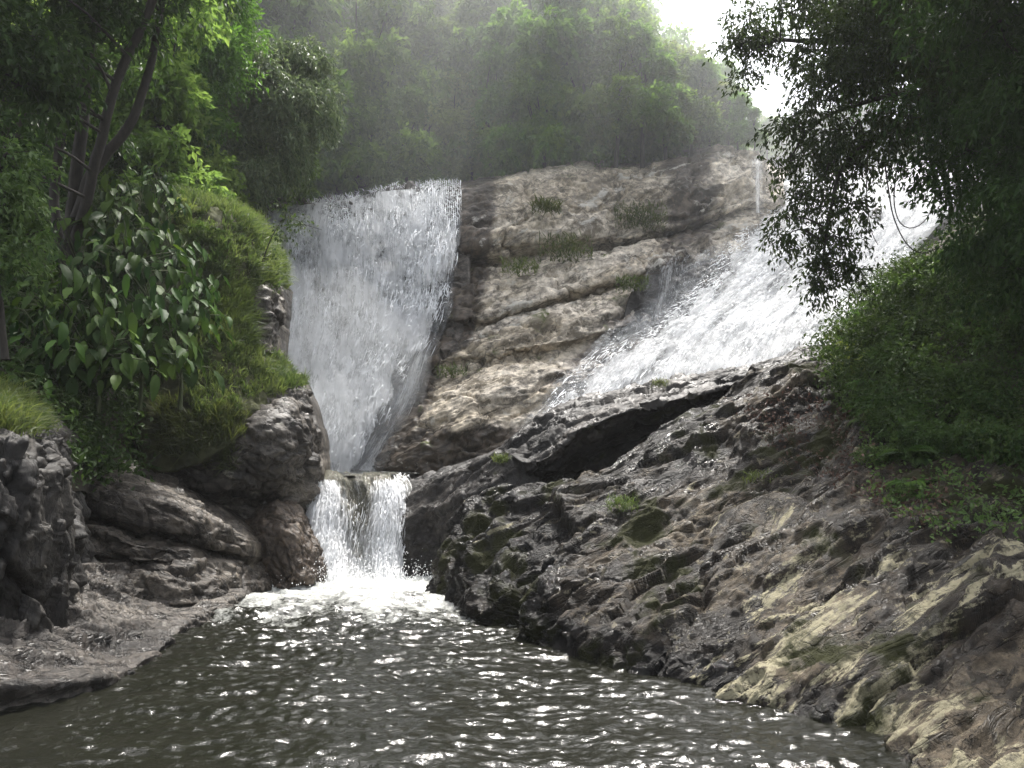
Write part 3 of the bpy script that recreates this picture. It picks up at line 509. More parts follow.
def strands(name, W, n, wgt, step, ln, wd, off, seed, root=None, wob=1.3):
    """separate strands and clots of white water flying in front of a fall, following its flow"""
    r = np.random.default_rng(seed); nv, nu = W.shape[:2]; W = gsmooth(gsmooth(W, 5, 0), 5, 1); N = unit(gsmooth(gsmooth(gnormals(W), 8, 0), 8, 1)); p = np.clip(wgt, 0, None).ravel(); k = r.choice(nv * nu, n, p=p / p.sum()); i, j = k // nu, k % nu
    L = ln[0] + (ln[1] - ln[0]) * r.random(n) ** 2.2; wdt = wd[0] + (wd[1] - wd[0]) * r.random(n) ** 1.8; o0 = off * r.random(n) ** 1.5; o1 = o0 + off * .4 * r.random(n); prof = (.25, 1., .75, .05); P4 = []
    dj = r.normal(0, wob, n)
    for q in range(4):
        ii = np.clip(i + (q / 3 * L / step).astype(int), 0, nv - 1); jj = np.clip(j + (dj * q / 3).astype(int), 0, nu - 1)
        P4.append(W[ii, jj] + N[ii, jj] * (o0 + (o1 - o0) * q / 3)[:, None] - np.array((0, 0, 1.)) * 0)
    P4 = np.array(P4); good = np.linalg.norm(P4[3] - P4[0], axis=1) > .4 * ln[0]; P4 = P4[:, good]; n = good.sum(); wdt = wdt[good]; Ni = N[i, j][good]
    T = unit(P4[3] - P4[0]); S = unit(np.cross(T, Ni)); V = []
    for q in range(4):
        h = (wdt * prof[q])[:, None] * .5; V += [P4[q] - S * h, P4[q] + Ni * h * .9, P4[q] + S * h]
    V = np.stack(V, 1).reshape(-1, 3); b = np.arange(n)[:, None] * 12; Fc = np.concatenate([b + np.array([[a, a + 1, a + 4, a + 3]]) for q in range(3) for a in (q * 3, q * 3 + 1)])
    o = mesh_obj(name, V, Fc, M['froth']); o['kind'] = 'stuff'
    if root is not None: under(o, root)
    return o
def drops(name, c, rad, n, size, seed, root):
    r = np.random.default_rng(seed); q = r.normal(0, 1, (n, 3)) * np.array(rad); q[:, 2] = np.abs(q[:, 2]); B = np.array(c) + q; sz = size * r.uniform(.4, 1.4, n) ** 1.5
    D = np.array([(1, 0, 0), (-1, 0, 0), (0, 1, 0), (0, -1, 0), (0, 0, 1.3), (0, 0, -1.3)]); V = (B[:, None] + D[None] * sz[:, None, None]).reshape(-1, 3); b = np.arange(n)[:, None] * 6
    Fc = np.concatenate([b + np.array([t_]) for t_ in ((0, 2, 4), (2, 1, 4), (1, 3, 4), (3, 0, 4), (2, 0, 5), (1, 2, 5), (3, 1, 5), (0, 3, 5))])
    o = mesh_obj(name, V, Fc, M['froth']); o['kind'] = 'stuff'; under(o, root); return o
LF = [[(262, 220, 30), (300, 212, 30), (340, 210, 30), (380, 200, 30), (420, 196, 30), (460, 194, 30)], [(256, 223, 27.3), (300, 214, 27), (340, 211, 27), (380, 202, 27), (420, 198, 27), (460, 197, 27)], [(254, 248, 26.3), (300, 235, 26.2), (380, 225, 26.1), (420, 222, 26.1), (462, 220, 26.1)],
    [(258, 290, 25.7), (300, 285, 25.6), (380, 275, 25.4), (458, 264, 25.4)], [(260, 340, 25.1), (300, 336, 24.9), (380, 326, 24.7), (450, 316, 24.7)], [(262, 390, 24.4), (300, 386, 24.2), (370, 378, 24), (430, 366, 24)], [(264, 430, 23.3), (300, 428, 23.1), (360, 420, 23.0), (412, 405, 23.1)], [(270, 480, 22.4), (320, 480, 22.2), (385, 478, 22.2)]]
def d_left(u, v, W, pp):
    x, y = pp; right = np.interp(y, [185, 215, 260, 310, 345, 365, 400, 440, 472], [461, 459, 455, 445, 434, 408, 395, 375, 352])
    n = fbm(np.stack([x / 26, y / 60, x * 0], -1), 4, 3) * 14
    e = sstep(0, 12, right + n - x)
    return .12 + .5 * e + .3 * fbm(np.stack([x / 20, y / 34, 0 * x], -1), 5, 12) + .16 * fbm(np.stack([x / 5, y / 11, 0 * x], -1), 3, 14) + .06 * sstep(330, 460, y)
wf = empty('waterfall', P(340, 472, 23), 'tall broad white waterfall dropping into mist beside the grassy bank', 'waterfall')
o, WL = water_sheet('main_sheet', LF, M['fall'], .05, .2, 1.9, .45, 101, d_left, taper=(.2, .5), lip=.3, su=.02); under(o, wf)
o, _ = water_sheet('spray_sheet', LF, M['fall2'], .06, .22, 2.2, .35, 107, lambda u, v, W, pp: d_left(u, v, W, pp) - .16 + .1 * v, fwd=.3, taper=(.2, .5)); under(o, wf)
bx, by = proj(WL); right = np.interp(by, [185, 215, 260, 310, 345, 365, 400, 440, 472], [461, 459, 455, 445, 434, 408, 395, 375, 352]); ins = sstep(-5, 16, right - bx + 22 * fbm(np.stack([bx / 12, by / 24, 0 * bx], -1), 3, 77)) * (by > 188)
strands('strands', WL, 17000, ins * (np.clip(.45 + 1.5 * fbm(np.stack([bx / 17, by / 40, 0 * bx], -1), 4, 61), .05, 2) + .8 * sstep(330, 300, by) * sstep(400, 440, bx)), .05, (.08, .6), (.007, .036), .4, 171, wf)
strands('lip_strands', WL, 4000, ins * ((by < 232) & (by > 190)), .05, (.08, .4), (.008, .036), .14, 172, wf)
# side trickle over the dark ledge
SD = [[(436, 346, 24.3), (425, 350, 24.2), (412, 358, 24.1)][::-1], [(410, 372, 23.9), (420, 366, 23.8), (428, 362, 23.9)], [(398, 400, 23.6), (414, 396, 23.5), (424, 390, 23.5)], [(380, 432, 23.0), (394, 430, 22.9), (408, 424, 22.9)], [(355, 474, 22.5), (368, 474, 22.4), (382, 474, 22.4)]]
o, _ = water_sheet('side_stream', SD, M['fall2'], .04, .06, 3, .6, 109, lambda u, v, W, pp: .5 - .3 * np.abs(u - .5) + .12 * fbm(W * 1.2, 3, 5), fwd=.15, su=.03, sv=.1); under(o, wf)

CF = [[(770, 200, 31.5), (800, 190, 32.8), (870, 172, 35), (975, 165, 36)], [(758, 216, 30.2), (800, 208, 30.7), (870, 194, 32.4), (965, 185, 33.2)], [(738, 242, 28.3), (790, 238, 28.6), (850, 228, 29.3), (945, 220, 29.9)], [(700, 262, 27.1), (760, 264, 26.9), (830, 260, 27.2), (915, 254, 27.7)],
    [(662, 302, 25.7), (740, 300, 25.3), (810, 294, 25.2), (895, 286, 25.5)], [(596, 352, 23.8), (680, 344, 23.4), (750, 334, 23.1), (868, 318, 23.1)], [(550, 402, 22.1), (640, 390, 21.7), (720, 378, 21.4), (858, 352, 21.2)], [(520, 440, 21.4), (640, 430, 21), (720, 420, 20.8), (850, 400, 20.6)]]
def d_right(u, v, W, pp):
    x, y = pp; left = np.interp(y, [195, 215, 240, 262, 300, 335, 360, 400, 440], [768, 755, 738, 720, 690, 645, 592, 555, 520])
    n = fbm(np.stack([x / 22, y / 22, x * 0], -1), 4, 3) * 26
    e = sstep(-2, 20, x + n * .8 - left)
    hole = sstep(.05, .45, fbm(np.stack([(x + y * .9) / 22, (y - x * .6) / 75, 0 * x], -1), 4, 22)) * .3
    dark = sstep(835, 862, x) * sstep(262, 290, y) * .22
    return .13 + .56 * e - hole * .9 * (1 - .4 * v) - dark + .07 * fbm(np.stack([x / 12, y / 12, 0 * x], -1), 4, 12)
cf = empty('waterfall', P(690, 380, 22), 'wide foaming white cascade sliding down bare rock toward the overhanging ledge', 'waterfall')
o, WR = water_sheet('main_sheet', CF, M['cascade'], .05, .09, 3., .5, 121, d_right, fwd=.1); under(o, cf)
o, _ = water_sheet('spray_sheet', CF, M['cascade2'], .06, .14, 3.6, .7, 127, lambda u, v, W, pp: d_right(u, v, W, pp) - .17, fwd=.3); under(o, cf)
bx, by = proj(WR); lf = np.interp(by, [195, 215, 240, 262, 300, 335, 360, 400, 440], [768, 755, 738, 720, 690, 645, 592, 555, 520])
strands('strands', WR, 19000, sstep(-8, 12, bx - lf + 10 * fbm(np.stack([bx / 15, by / 15, 0 * bx], -1), 3, 9)) * np.clip(.4 + 1.6 * fbm(np.stack([(bx + by * .9) / 14, (by - bx * .6) / 50, 0 * bx], -1), 4, 63), .03, 2), .05, (.08, .5), (.008, .042), .3, 173, cf)
VE = [[(648, 264, 26.9), (680, 258, 26.9), (712, 256, 27)], [(646, 280, 26.0), (675, 274, 25.9), (705, 268, 26)], [(644, 310, 25.2), (672, 302, 25.1), (700, 292, 25.3)], [(636, 335, 24.4), (662, 326, 24.3), (690, 314, 24.6)]]
o, _ = water_sheet('veil', VE, M['fall2'], .03, .05, 4, .6, 131, lambda u, v, W, pp: .44 + .16 * fbm(np.stack([u * 5, v * .8, 0 * u], -1), 3, 4) - .2 * np.abs(u - .5), fwd=.12, su=.03, sv=.1); under(o, cf)
TR = [[(752, 158, 29.9), (757, 157, 29.9), (763, 158, 29.9)], [(752, 166, 28.6), (757, 165, 28.6), (762, 166, 28.6)], [(752, 188, 28.2), (757, 188, 28.2), (762, 188, 28.2)], [(752, 214, 28), (758, 214, 28), (764, 214, 28)]]
o, _ = water_sheet('small_waterfall', TR, M['fall2'], .02, .05, 5, .8, 133, lambda u, v, W, pp: .5 - .3 * np.abs(u - .5), fwd=.05, su=.0, sv=.05)
tag(o, 'thin white trickle dropping off the top right end of the cliff', 'waterfall')
SP = [[(296, 474, 19), (330, 474, 19), (355, 475, 19), (385, 474, 19), (406, 474, 19)], [(300, 479, 17.3), (328, 476, 16.75), (354, 480, 17.0), (386, 477, 16.65), (408, 480, 17.2)], [(304, 491, 16.8), (328, 485, 16.35), (353, 495, 16.75), (388, 487, 16.25), (410, 493, 16.8)],
    [(308, 516, 16.5), (325, 509, 15.98), (352, 520, 16.5), (391, 512, 15.98), (409, 516, 16.5)], [(305, 545, 16.2), (322, 540, 15.72), (352, 548, 16.25), (388, 542, 15.78), (405, 545, 16.2)], [(298, 570, 15.8), (320, 568, 15.42), (352, 572, 15.85), (384, 570, 15.45), (401, 570, 15.8)], [(290, 594, 15.3), (350, 596, 15.2), (404, 594, 15.3)]]
def d_spill(u, v, W, pp):
    x, y = pp; n = fbm(np.stack([x / 9, y / 22, 0 * x], -1), 4, 2)
    l = sstep(52, 14, np.abs(x - (318 + (y - 480) * .12)) * 1.6 + n * 12); r = sstep(44, 10, np.abs(x - (392 - (y - 480) * .07)) * 1.5 + n * 12)
    c = .16 * sstep(500, 575, y) + .16 * n; low = sstep(555, 585, y)
    return (.37 + .28 * np.maximum(l, r) * sstep(474, 492, y) + .32 * np.maximum(low, 0) + c * .9) - .25 * sstep(482, 476, y)
o, WS = water_sheet('waterfall', SP, M['spill'], .02, .12, 2.6, .9, 141, d_spill, su=.06, sv=.1)
tag(o, 'small low waterfall spilling in two white tongues between the brown and dark boulders', 'waterfall')
bx, by = proj(WS); tong = np.maximum(sstep(24, 6, np.abs(bx - (318 + (by - 480) * .1))), sstep(20, 5, np.abs(bx - (392 - (by - 480) * .07)))) * (by > 480)
sp_ = o; sp_.location = (0, 0, 0)
strands('strands', WS, 5200, tong + .12 * (by > 500), .02, (.06, .35), (.005, .02), .12, 174, sp_, 1.5)
drops('splash_drops', P(350, 580, 15.3), (1.0, .35, .16), 2600, .008, 175, sp_)

# ------------------------------------------------------------------ pools
def pool(name, x0, x1, y0, y1, z, step, foam, amp, label=None):
    xs = np.arange(x0, x1, step); ys = np.arange(y0, y1, step); X, Y = np.meshgrid(xs, ys); p = np.stack([X, Y, 0 * X], -1)
    near = np.exp(-((X + 2.6) ** 2 + (Y - 15) ** 2) / 18)
    h = amp * (fbm(p * np.array((.7, 1.3, 1)), 3, 151) + .3 * ridged(p * np.array((1.5, 3.2, 1)) + .5 * fbm(p * .8, 2, 5)[..., None], 3, 157) + .3 * fbm(p * np.array((3.2, 8, 1)), 4, 163, .6)) * (1 + 2.2 * near)
    h = h + .35 * amp * fbm(p * np.array((9, 13, 1)), 3, 167); V = np.stack([X, Y, z + h - h.mean()], -1)
    o = mesh_obj(name, V.reshape(-1, 3), grid_faces(*X.shape), M['water'], attrs={'foam': foam(X, Y)}); o['kind'] = 'structure'; return o
def foam_low(X, Y):
    p = np.stack([X, Y, 0 * X], -1); n = fbm(p * np.array((.8, .8, 1)), 4, 171)
    d = np.hypot((X + 3.0) / 1.35, (Y - 15.7) / 1.15); n2 = fbm(p * np.array((1.8, .5, 1)), 3, 177); a = sstep(5.2, .3, d + n * 1.1 + n2 * 1.2)
    tr = sstep(1.6, .2, np.abs(X + 2.2 - (15 - Y) * .28) / (1 + (15 - Y) * .12)) * sstep(5, 14, Y)
    return .1 + .82 * a + .14 * tr + .2 * n
pool('pool_water', -11, 7.5, .5, 17.5, 0., .028, foam_low, .055)
pool('upper_pool_water', -9, -2.3, 16.85, 25, 1.88, .05, lambda X, Y: .25 + .4 * sstep(19, 23, Y), .03)

# ------------------------------------------------------------------ foliage
def leaves_arr(base, d, nrm, L, W, tint, fold=.25, droop=.15):
    side = unit(np.cross(d, nrm)); nrm = np.cross(side, d); L = L[:, None]; W = W[:, None]
    v0 = base; m = base + d * L * .42 + nrm * (fold * W * .0); v1 = m + side * W * .5 + nrm * fold * W * .5; v3 = m - side * W * .5 + nrm * fold * W * .5; v2 = base + d * L - nrm * droop * L
    n = len(base); V = np.stack([v0, v1, v2, v3], 1).reshape(-1, 3); i = np.arange(n)[:, None] * 4
    Fc = np.concatenate([i + np.array([[0, 1, 2]]), i + np.array([[0, 2, 3]])]).astype(np.int32)
    return V, Fc, np.repeat(tint, 4)
def twig_leaves(clusters, twigs, per, leafL, leafW, r, droop=.35, twigL=.35, up=.25, shell_=.5):
    B = []; D = []; Nn = []; T = []; tot = sum(c[2] for c in clusters)
    for c, rad, wgt in clusters:
        n = max(4, int(twigs * wgt / tot)); d = unit(r.normal(size=(n, 3)) + np.array((0, 0, up))); rr = shell_ + (1 - shell_) * r.random(n) ** .6
        o = c + d * rad * rr[:, None]; td = unit(d * .8 + r.normal(0, .45, (n, 3)) - np.array((0, 0, droop))); tt = r.random(n)
        t = r.random((n, per)); wob = r.normal(0, .12, (n, per, 3)) * twigL
        pos = o[:, None] + td[:, None] * t[..., None] * twigL + wob - np.array((0, 0, 1.)) * (t ** 2)[..., None] * twigL * droop
        ld = unit(td[:, None] * .7 + r.normal(0, .6, (n, per, 3)) - np.array((0, 0, droop * .8)))
        ln = unit(r.normal(0, .5, (n, per, 3)) + np.array((0, 0, 1.)))
        B.append(pos.reshape(-1, 3)); D.append(ld.reshape(-1, 3)); Nn.append(ln.reshape(-1, 3)); T.append(np.clip(tt[:, None] * .6 + r.random((n, per)) * .4, 0, 1).ravel())
    B = np.concatenate(B); n = len(B); s = r.uniform(.6, 1.25, n)
    return leaves_arr(B, np.concatenate(D), np.concatenate(Nn), leafL * s, leafW * s, np.concatenate(T))
def foliage(name, arr, mat, parent=None): return mesh_obj(name, arr[0], arr[1], mat, parent, smooth=False, attrs={'tint': arr[2]})

def clumps(C, k, ratio, r, flat=.6):
    out = []
    for c, rad, w_ in C:
        for _ in range(k):
            d = unit(r.normal(size=3) + np.array((0, -.2, .25))); q = ratio * r.uniform(.7, 1.35); out.append((c + d * rad * r.uniform(.35, 1.), rad * q * np.array((1, 1, flat)), w_ * q * q))
    return out
def forest_tree(seed, h, cr, mat, n=1100, per=12, leaf=.27, trunk=M['bark'], trunk_h=.06):
    r = np.random.default_rng(seed); root = empty('forest_tree', (0, 0, 0), 'x', 'tree')
    cl = []
    for k in range(r.integers(13, 18)):
        a = r.uniform(0, 6.28); q = r.uniform(0, 1) ** .6; z = r.uniform(.0, 1.)
        rad = cr * (1 - .6 * z ** 2) * q; c = np.array((rad * math.cos(a), rad * math.sin(a), h * (trunk_h + (1 - trunk_h) * z)))
        s = cr * r.uniform(.28, .5); cl.append((c, np.array((s, s, s * r.uniform(.55, .85))), s * s))
    foliage('crown', twig_leaves(clumps(cl, 6, .5, r, .6), n, per, leaf, leaf * .55, r, .35, leaf * 1.7, .5, .5), mat, root)
    b = MB(); top = np.array((r.normal(0, .3), r.normal(0, .3), h * .9)); path = spline([(0, 0, -1.), (r.normal(0, .15), r.normal(0, .15), h * .3), top * (1, 1, .7), top], 10); b.tube(path, np.linspace(h * .022, .02, 10))
    for c, s, _ in cl:
        p0 = path[r.integers(3, 8)]; b.tube(spline([p0, (p0 + c) / 2 + r.normal(0, .2, 3), c], 6), np.linspace(h * .009, .012, 6), 5)
    b.build('trunk', trunk, root); return root
protos = {}
for k, (sd_, h, cr, mt) in enumerate([(1, 7.5, 2.3, 'leaf_mid'), (2, 8.5, 2.1, 'leaf_dark'), (3, 6.5, 2.5, 'leaf_yellow'), (4, 8, 2.2, 'leaf_pale'), (5, 6, 2.0, 'leaf_mid'), (6, 9, 2.4, 'leaf_dark'), (7, 5, 1.8, 'leaf_yellow'), (8, 7, 2.4, 'leaf_bright')]):
    protos[k] = (forest_tree(200 + sd_, h, cr, M[mt.replace('leaf', 'forest')]), mt, h)
KIND = {'leaf_mid': 'mid-green leafy', 'leaf_dark': 'dark-crowned', 'leaf_yellow': 'yellowish-green', 'leaf_pale': 'pale grey-green', 'leaf_bright': 'fresh bright green'}
used = set()
def ground_at(surf, x, y):
    V = SURF[surf][0].reshape(-1, 3); i = np.argmin((V[:, 0] - x) ** 2 + (V[:, 1] - y) ** 2); return V[i, 2]
def plant_tree(k, pos, s, zone):
    root, mt, h = protos[k]; lab = f'{KIND[mt]} hazy forest tree {zone}'; grp = f'{KIND[mt]} trees {zone}'
    rz = rng.uniform(0, 6.28)
    if k not in used:
        used.add(k); root.location = tuple(pos); root.rotation_euler = (0, 0, rz); root.scale = (s, s, s); root['label'] = lab; root['group'] = grp
    else: copy_tree(root, pos, rz, s, lab, grp)
def zone_of(px, py):
    if px < 330: return 'on the slope left of the broad waterfall'
    if py < 60: return 'on the skyline ridge' if px > 560 else 'high above the broad waterfall'
    if px < 470: return 'behind the lip of the broad waterfall'
    if px < 640: return 'behind the flat top of the tan cliff'
    return 'below the sky gap, above the cliff end'
FV = SURF['far_hillside'][0]
rows_y = [(30.6, .8), (31.8, 1.5), (34, 2.3), (37, 2.6), (40, 2.8), (43.5, 3.0), (47, 3.1), (51, 3.2), (55, 3.6)]
for ri, (yy, sp) in enumerate(rows_y):
    x = -17.
    while x < 17:
        x += sp * rng.uniform(.7, 1.3); y = yy + rng.uniform(-1, 1)
        z = ground_at('far_hillside', x, y); px, py = proj(np.array((x, y, z + 4)))
        if y < 33.5 and px > 760: continue
        if px < 190 or px > 990 or py < -140: continue
        if px > 770 and yy > 45: continue
        if ri < 1: k = int(rng.choice([4, 6, 7, 4, 1])); s = rng.uniform(.5, .8)
        elif px < 420: k = int(rng.choice([0, 1, 5, 7, 3, 0])); s = rng.uniform(1.15, 1.55)
        else: k = int(rng.choice([0, 2, 3, 4, 6, 2, 7, 0, 5])); s = rng.uniform(.85, 1.2)
        top = np.interp(px, [560, 615, 650, 690, 720, 745, 775, 830], [-80, -6, 8, 42, 70, 92, 112, 120]); room = H + (HY - top) / F * y - z
        if room < 1.2: continue
        s = min(s, room * rng.uniform(.85, 1.02) / (protos[k][2] * 1.08))
        plant_tree(k, (x, y, z - .2), s, zone_of(px, py))
LH = SURF['left_hillside'][0]
for (yy, sp) in ((19.5, 2.4), (23, 2.6), (26.5, 2.6), (30, 3)):
    x = -20.
    while x < -6:
        x += sp * rng.uniform(.75, 1.25); y = yy + rng.uniform(-1, 1); z = ground_at('left_hillside', x, y); px, py = proj(np.array((x, y, z + 3)))
        if px < -200 or px > 290 or (px > 200 and yy < 26): continue
        plant_tree(int(rng.choice([1, 5, 0, 1, 5])), (x, y, z - .2), rng.uniform(.6, .85), 'in the dim wood behind the broad-leaved plants')

def cl(px, py, Y, rpx, depth=1., flat=.8): c = P(px, py, Y); r = rpx / F * Y; return (c, np.array((r, r * depth, r * flat)), r * r)
def custom_tree(name, base, label, clusters, mat, stems, twigs, per, leaf, lw, seed, droop=.35, twigL=.35, limbs=True, bark=M['bark'], lr=.03, cat='tree', shell_=.4):
    r = np.random.default_rng(seed); base = np.array(base); root = empty(name, base, label, cat)
    C = [(c - base, rad, w_) for c, rad, w_ in clusters]
    foliage('crown', twig_leaves(clumps(C, 5, .5, r, .65), twigs, per, leaf, lw, r, droop, twigL, .2, shell_), mat, root)
    b = MB(); allp = []
    for path, r0, r1 in stems:
        p = spline([np.array(q) - base for q in path], 26); p = p + .25 * r0 * np.stack([perlin(p * 2.2 + 7 * k, 5) for k in range(3)], 1); allp.append(p); b.tube(p, np.linspace(r0, r1, 26), 9)
    if limbs:
        ap = np.concatenate(allp)
        for c, rad, _ in C:
            p0 = ap[np.argmin(((ap - c) ** 2).sum(1) + 2 * np.maximum(ap[:, 2] - c[2], 0) ** 2)]; b.tube(spline([p0, (p0 + c) / 2 + r.normal(0, .12, 3) + np.array((0, 0, .15)), c], 9), np.linspace(lr, .006, 9), 6)
            for _ in range(4):
                e = c + unit(r.normal(size=3)) * rad * .9; b.tube(spline([c, (c + e) / 2 + r.normal(0, .04, 3), e], 5), np.linspace(.01, .004, 5), 4)
    b.build('trunk', bark, root); return root
# near left: dark forked tree
custom_tree('forked_tree', P(62, 300, 14.2), 'dark forked tree with several leaning trunks rising behind the broad-leaved plants',
    [cl(15, 30, 12, 46), cl(50, 55, 12.3, 34), cl(18, 85, 12, 40), cl(62, 95, 12.6, 24), cl(5, 135, 11.8, 30), cl(100, 10, 13.5, 44), cl(150, 5, 14, 40), cl(60, 0, 13, 45), cl(-30, 60, 11.5, 50), cl(-40, 150, 11.5, 50), cl(40, -70, 12.5, 70), cl(120, -80, 13, 60), cl(-20, -30, 11.5, 70), cl(180, -60, 13.5, 50), cl(60, -160, 12.5, 80), cl(150, -150, 13.2, 70), cl(85, 60, 14.6, 34), cl(125, 60, 15, 30), cl(40, 130, 14.8, 36), cl(110, 130, 15.2, 28)], M['leaf_dark'],
    [([P(62, 330, 14.2), P(70, 230, 14.2), P(80, 150, 14.2), P(88, 60, 14), P(100, -60, 13.8)], .13, .07), ([P(70, 260, 14.1), P(92, 180, 13.8), P(112, 90, 13.6), P(150, 10, 13.4), P(175, -60, 13.2)], .09, .06), ([P(76, 220, 14.1), P(90, 170, 14.2), P(130, 130, 14.3), P(150, 70, 14.2), P(165, -10, 14)], .1, .05),
     ([P(66, 280, 14.3), P(52, 200, 14.5), P(62, 120, 14.6), P(90, 40, 14.6), P(130, -30, 14.5)], .09, .05)], 1900, 13, .15, .07, 301, .5, .4)
custom_tree('young_tree', P(5, 330, 10.5), 'leafy young tree at the left edge above the grass tuft', [cl(0, 150, 10.5, 34), cl(22, 175, 10.6, 26), cl(5, 205, 10.4, 34), cl(30, 235, 10.8, 28), cl(0, 260, 10.4, 36), cl(-40, 180, 10.2, 45), cl(-50, 240, 10, 45)], M['leaf_mid'],
    [([P(5, 360, 10.5), P(-5, 260, 10.5), P(0, 150, 10.5)], .05, .02)], 560, 13, .1, .045, 303, .4, .3)
custom_tree('leafy_tree', P(190, 215, 23), 'bright green feathery tree behind the forked trunks', [cl(185, 35, 22.5, 30), cl(215, 55, 22, 32), cl(190, 80, 22, 34), cl(225, 85, 22.5, 24), cl(165, 60, 22.5, 28), cl(205, 110, 22, 28), cl(172, 105, 22, 28), cl(240, 40, 23, 22), cl(195, 10, 23, 36), cl(230, 10, 23.5, 26)], M['leaf_bright'],
    [([P(190, 230, 23), P(192, 150, 23), P(200, 60, 22.6)], .14, .04)], 1500, 14, .16, .06, 305, .4, .45)
custom_tree('leafy_tree', P(262, 225, 25.5), 'pale grey-green drooping tree leaning toward the broad waterfall', [cl(275, 60, 25, 26), cl(300, 50, 25, 22), cl(318, 62, 25, 16), cl(262, 85, 24.6, 28), cl(292, 90, 24.5, 28), cl(310, 105, 25, 22), cl(255, 120, 24.4, 28), cl(285, 130, 24.3, 28), cl(240, 150, 24.4, 24), cl(268, 165, 24.3, 24), cl(292, 165, 24.8, 18), cl(250, 185, 24.4, 20), cl(245, 60, 25, 24), cl(235, 105, 25, 22)], M['leaf_pale'],
    [([P(262, 235, 25.6), P(262, 160, 25.4), P(275, 70, 25.2)], .15, .04)], 1900, 14, .17, .06, 307, .7, .45)
# right: overhanging tree and its darker neighbours
custom_tree('overhanging_tree', P(1075, 340, 14), 'dark tree leaning out over the cascade with a long hanging branch of leaves',
    [cl(750, 18, 15, 24), cl(742, 45, 15, 17), cl(775, 40, 15, 24), cl(790, 12, 14.6, 30), cl(815, 50, 14.3, 34), cl(745, 70, 15, 10), cl(850, 20, 14, 40), cl(845, 80, 13.8, 34), cl(812, 100, 14, 26), cl(880, 60, 13.6, 42), cl(790, 125, 14.2, 20), cl(815, 140, 14, 28), cl(850, 130, 13.6, 34), cl(790, 160, 14, 18), cl(825, 175, 13.8, 26), cl(860, 165, 13.6, 24), cl(900, 120, 13.2, 40), cl(930, 60, 13, 48), cl(895, 20, 13.4, 40),
     cl(800, 195, 13.6, 16), cl(832, 205, 13.5, 20), cl(822, 232, 13.5, 18), cl(845, 240, 13.5, 15), cl(838, 262, 13.5, 12), cl(818, 262, 13.5, 8), cl(815, 282, 13.5, 7), cl(850, 270, 13.5, 8), cl(900, -60, 13.4, 70), cl(860, -110, 14, 65), cl(950, -150, 13, 80), cl(980, -60, 12, 70), cl(786, 218, 13.6, 10), cl(782, 238, 13.6, 6), cl(862, 205, 13.5, 12)], M['leaf_dark'],
    [([P(1075, 380, 14), P(1050, 230, 13.8), P(1000, 110, 13.4), P(930, 50, 13.2), P(850, 40, 14), P(780, 40, 14.8)], .2, .03), ([P(1040, 190, 13.7), P(960, 130, 13.3), P(890, 125, 13.4), P(840, 160, 13.5), P(828, 220, 13.5), P(822, 270, 13.5)], .09, .012), ([P(990, 100, 13.4), P(900, 90, 13.4), P(810, 120, 14.1), P(790, 160, 14)], .06, .015)], 3400, 14, .1, .042, 309, .6, .32, lr=.02)
custom_tree('leafy_tree', P(1030, 400, 12), 'gloomy dense tree filling the top right corner above the undergrowth',
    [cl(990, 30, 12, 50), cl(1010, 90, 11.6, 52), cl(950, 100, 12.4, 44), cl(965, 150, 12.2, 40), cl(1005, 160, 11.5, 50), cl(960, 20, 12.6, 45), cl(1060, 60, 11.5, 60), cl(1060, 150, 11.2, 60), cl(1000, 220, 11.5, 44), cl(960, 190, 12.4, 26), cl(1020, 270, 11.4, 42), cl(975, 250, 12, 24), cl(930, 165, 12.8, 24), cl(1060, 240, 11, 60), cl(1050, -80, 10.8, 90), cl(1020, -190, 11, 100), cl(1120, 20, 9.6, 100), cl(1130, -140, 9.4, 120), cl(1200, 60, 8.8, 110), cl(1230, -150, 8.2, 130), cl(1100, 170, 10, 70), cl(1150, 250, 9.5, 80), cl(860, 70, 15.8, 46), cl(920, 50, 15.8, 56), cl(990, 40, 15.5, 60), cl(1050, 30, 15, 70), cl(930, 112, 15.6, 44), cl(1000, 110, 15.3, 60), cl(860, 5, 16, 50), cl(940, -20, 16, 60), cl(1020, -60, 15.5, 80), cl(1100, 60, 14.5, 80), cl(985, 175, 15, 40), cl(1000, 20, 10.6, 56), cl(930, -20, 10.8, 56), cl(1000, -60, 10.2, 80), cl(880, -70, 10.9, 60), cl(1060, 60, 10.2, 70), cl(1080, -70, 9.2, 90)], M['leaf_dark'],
    [([P(1120, 380, 10.6), P(1140, 150, 10), P(1150, -120, 9.6)], .13, .05), ([P(1035, 440, 12), P(1040, 250, 11.9), P(1020, 100, 11.8), P(1000, -20, 11.8)], .14, .05)], 8200, 14, .11, .048, 311, .5, .34)
custom_tree('leafy_tree', P(880, 190, 40), 'distant feathery tree behind the overhanging branches, above the cascade top', [cl(800, 120, 38, 26), cl(790, 150, 38, 22), cl(830, 130, 39, 30), cl(870, 120, 40, 34), cl(920, 130, 40, 36), cl(820, 160, 38, 20), cl(860, 150, 39, 24), cl(980, 120, 40, 40)], M['leaf_mid'], [([P(880, 200, 40), P(870, 110, 40)], .2, .05)], 1300, 13, .26, .12, 313, .4, .6)

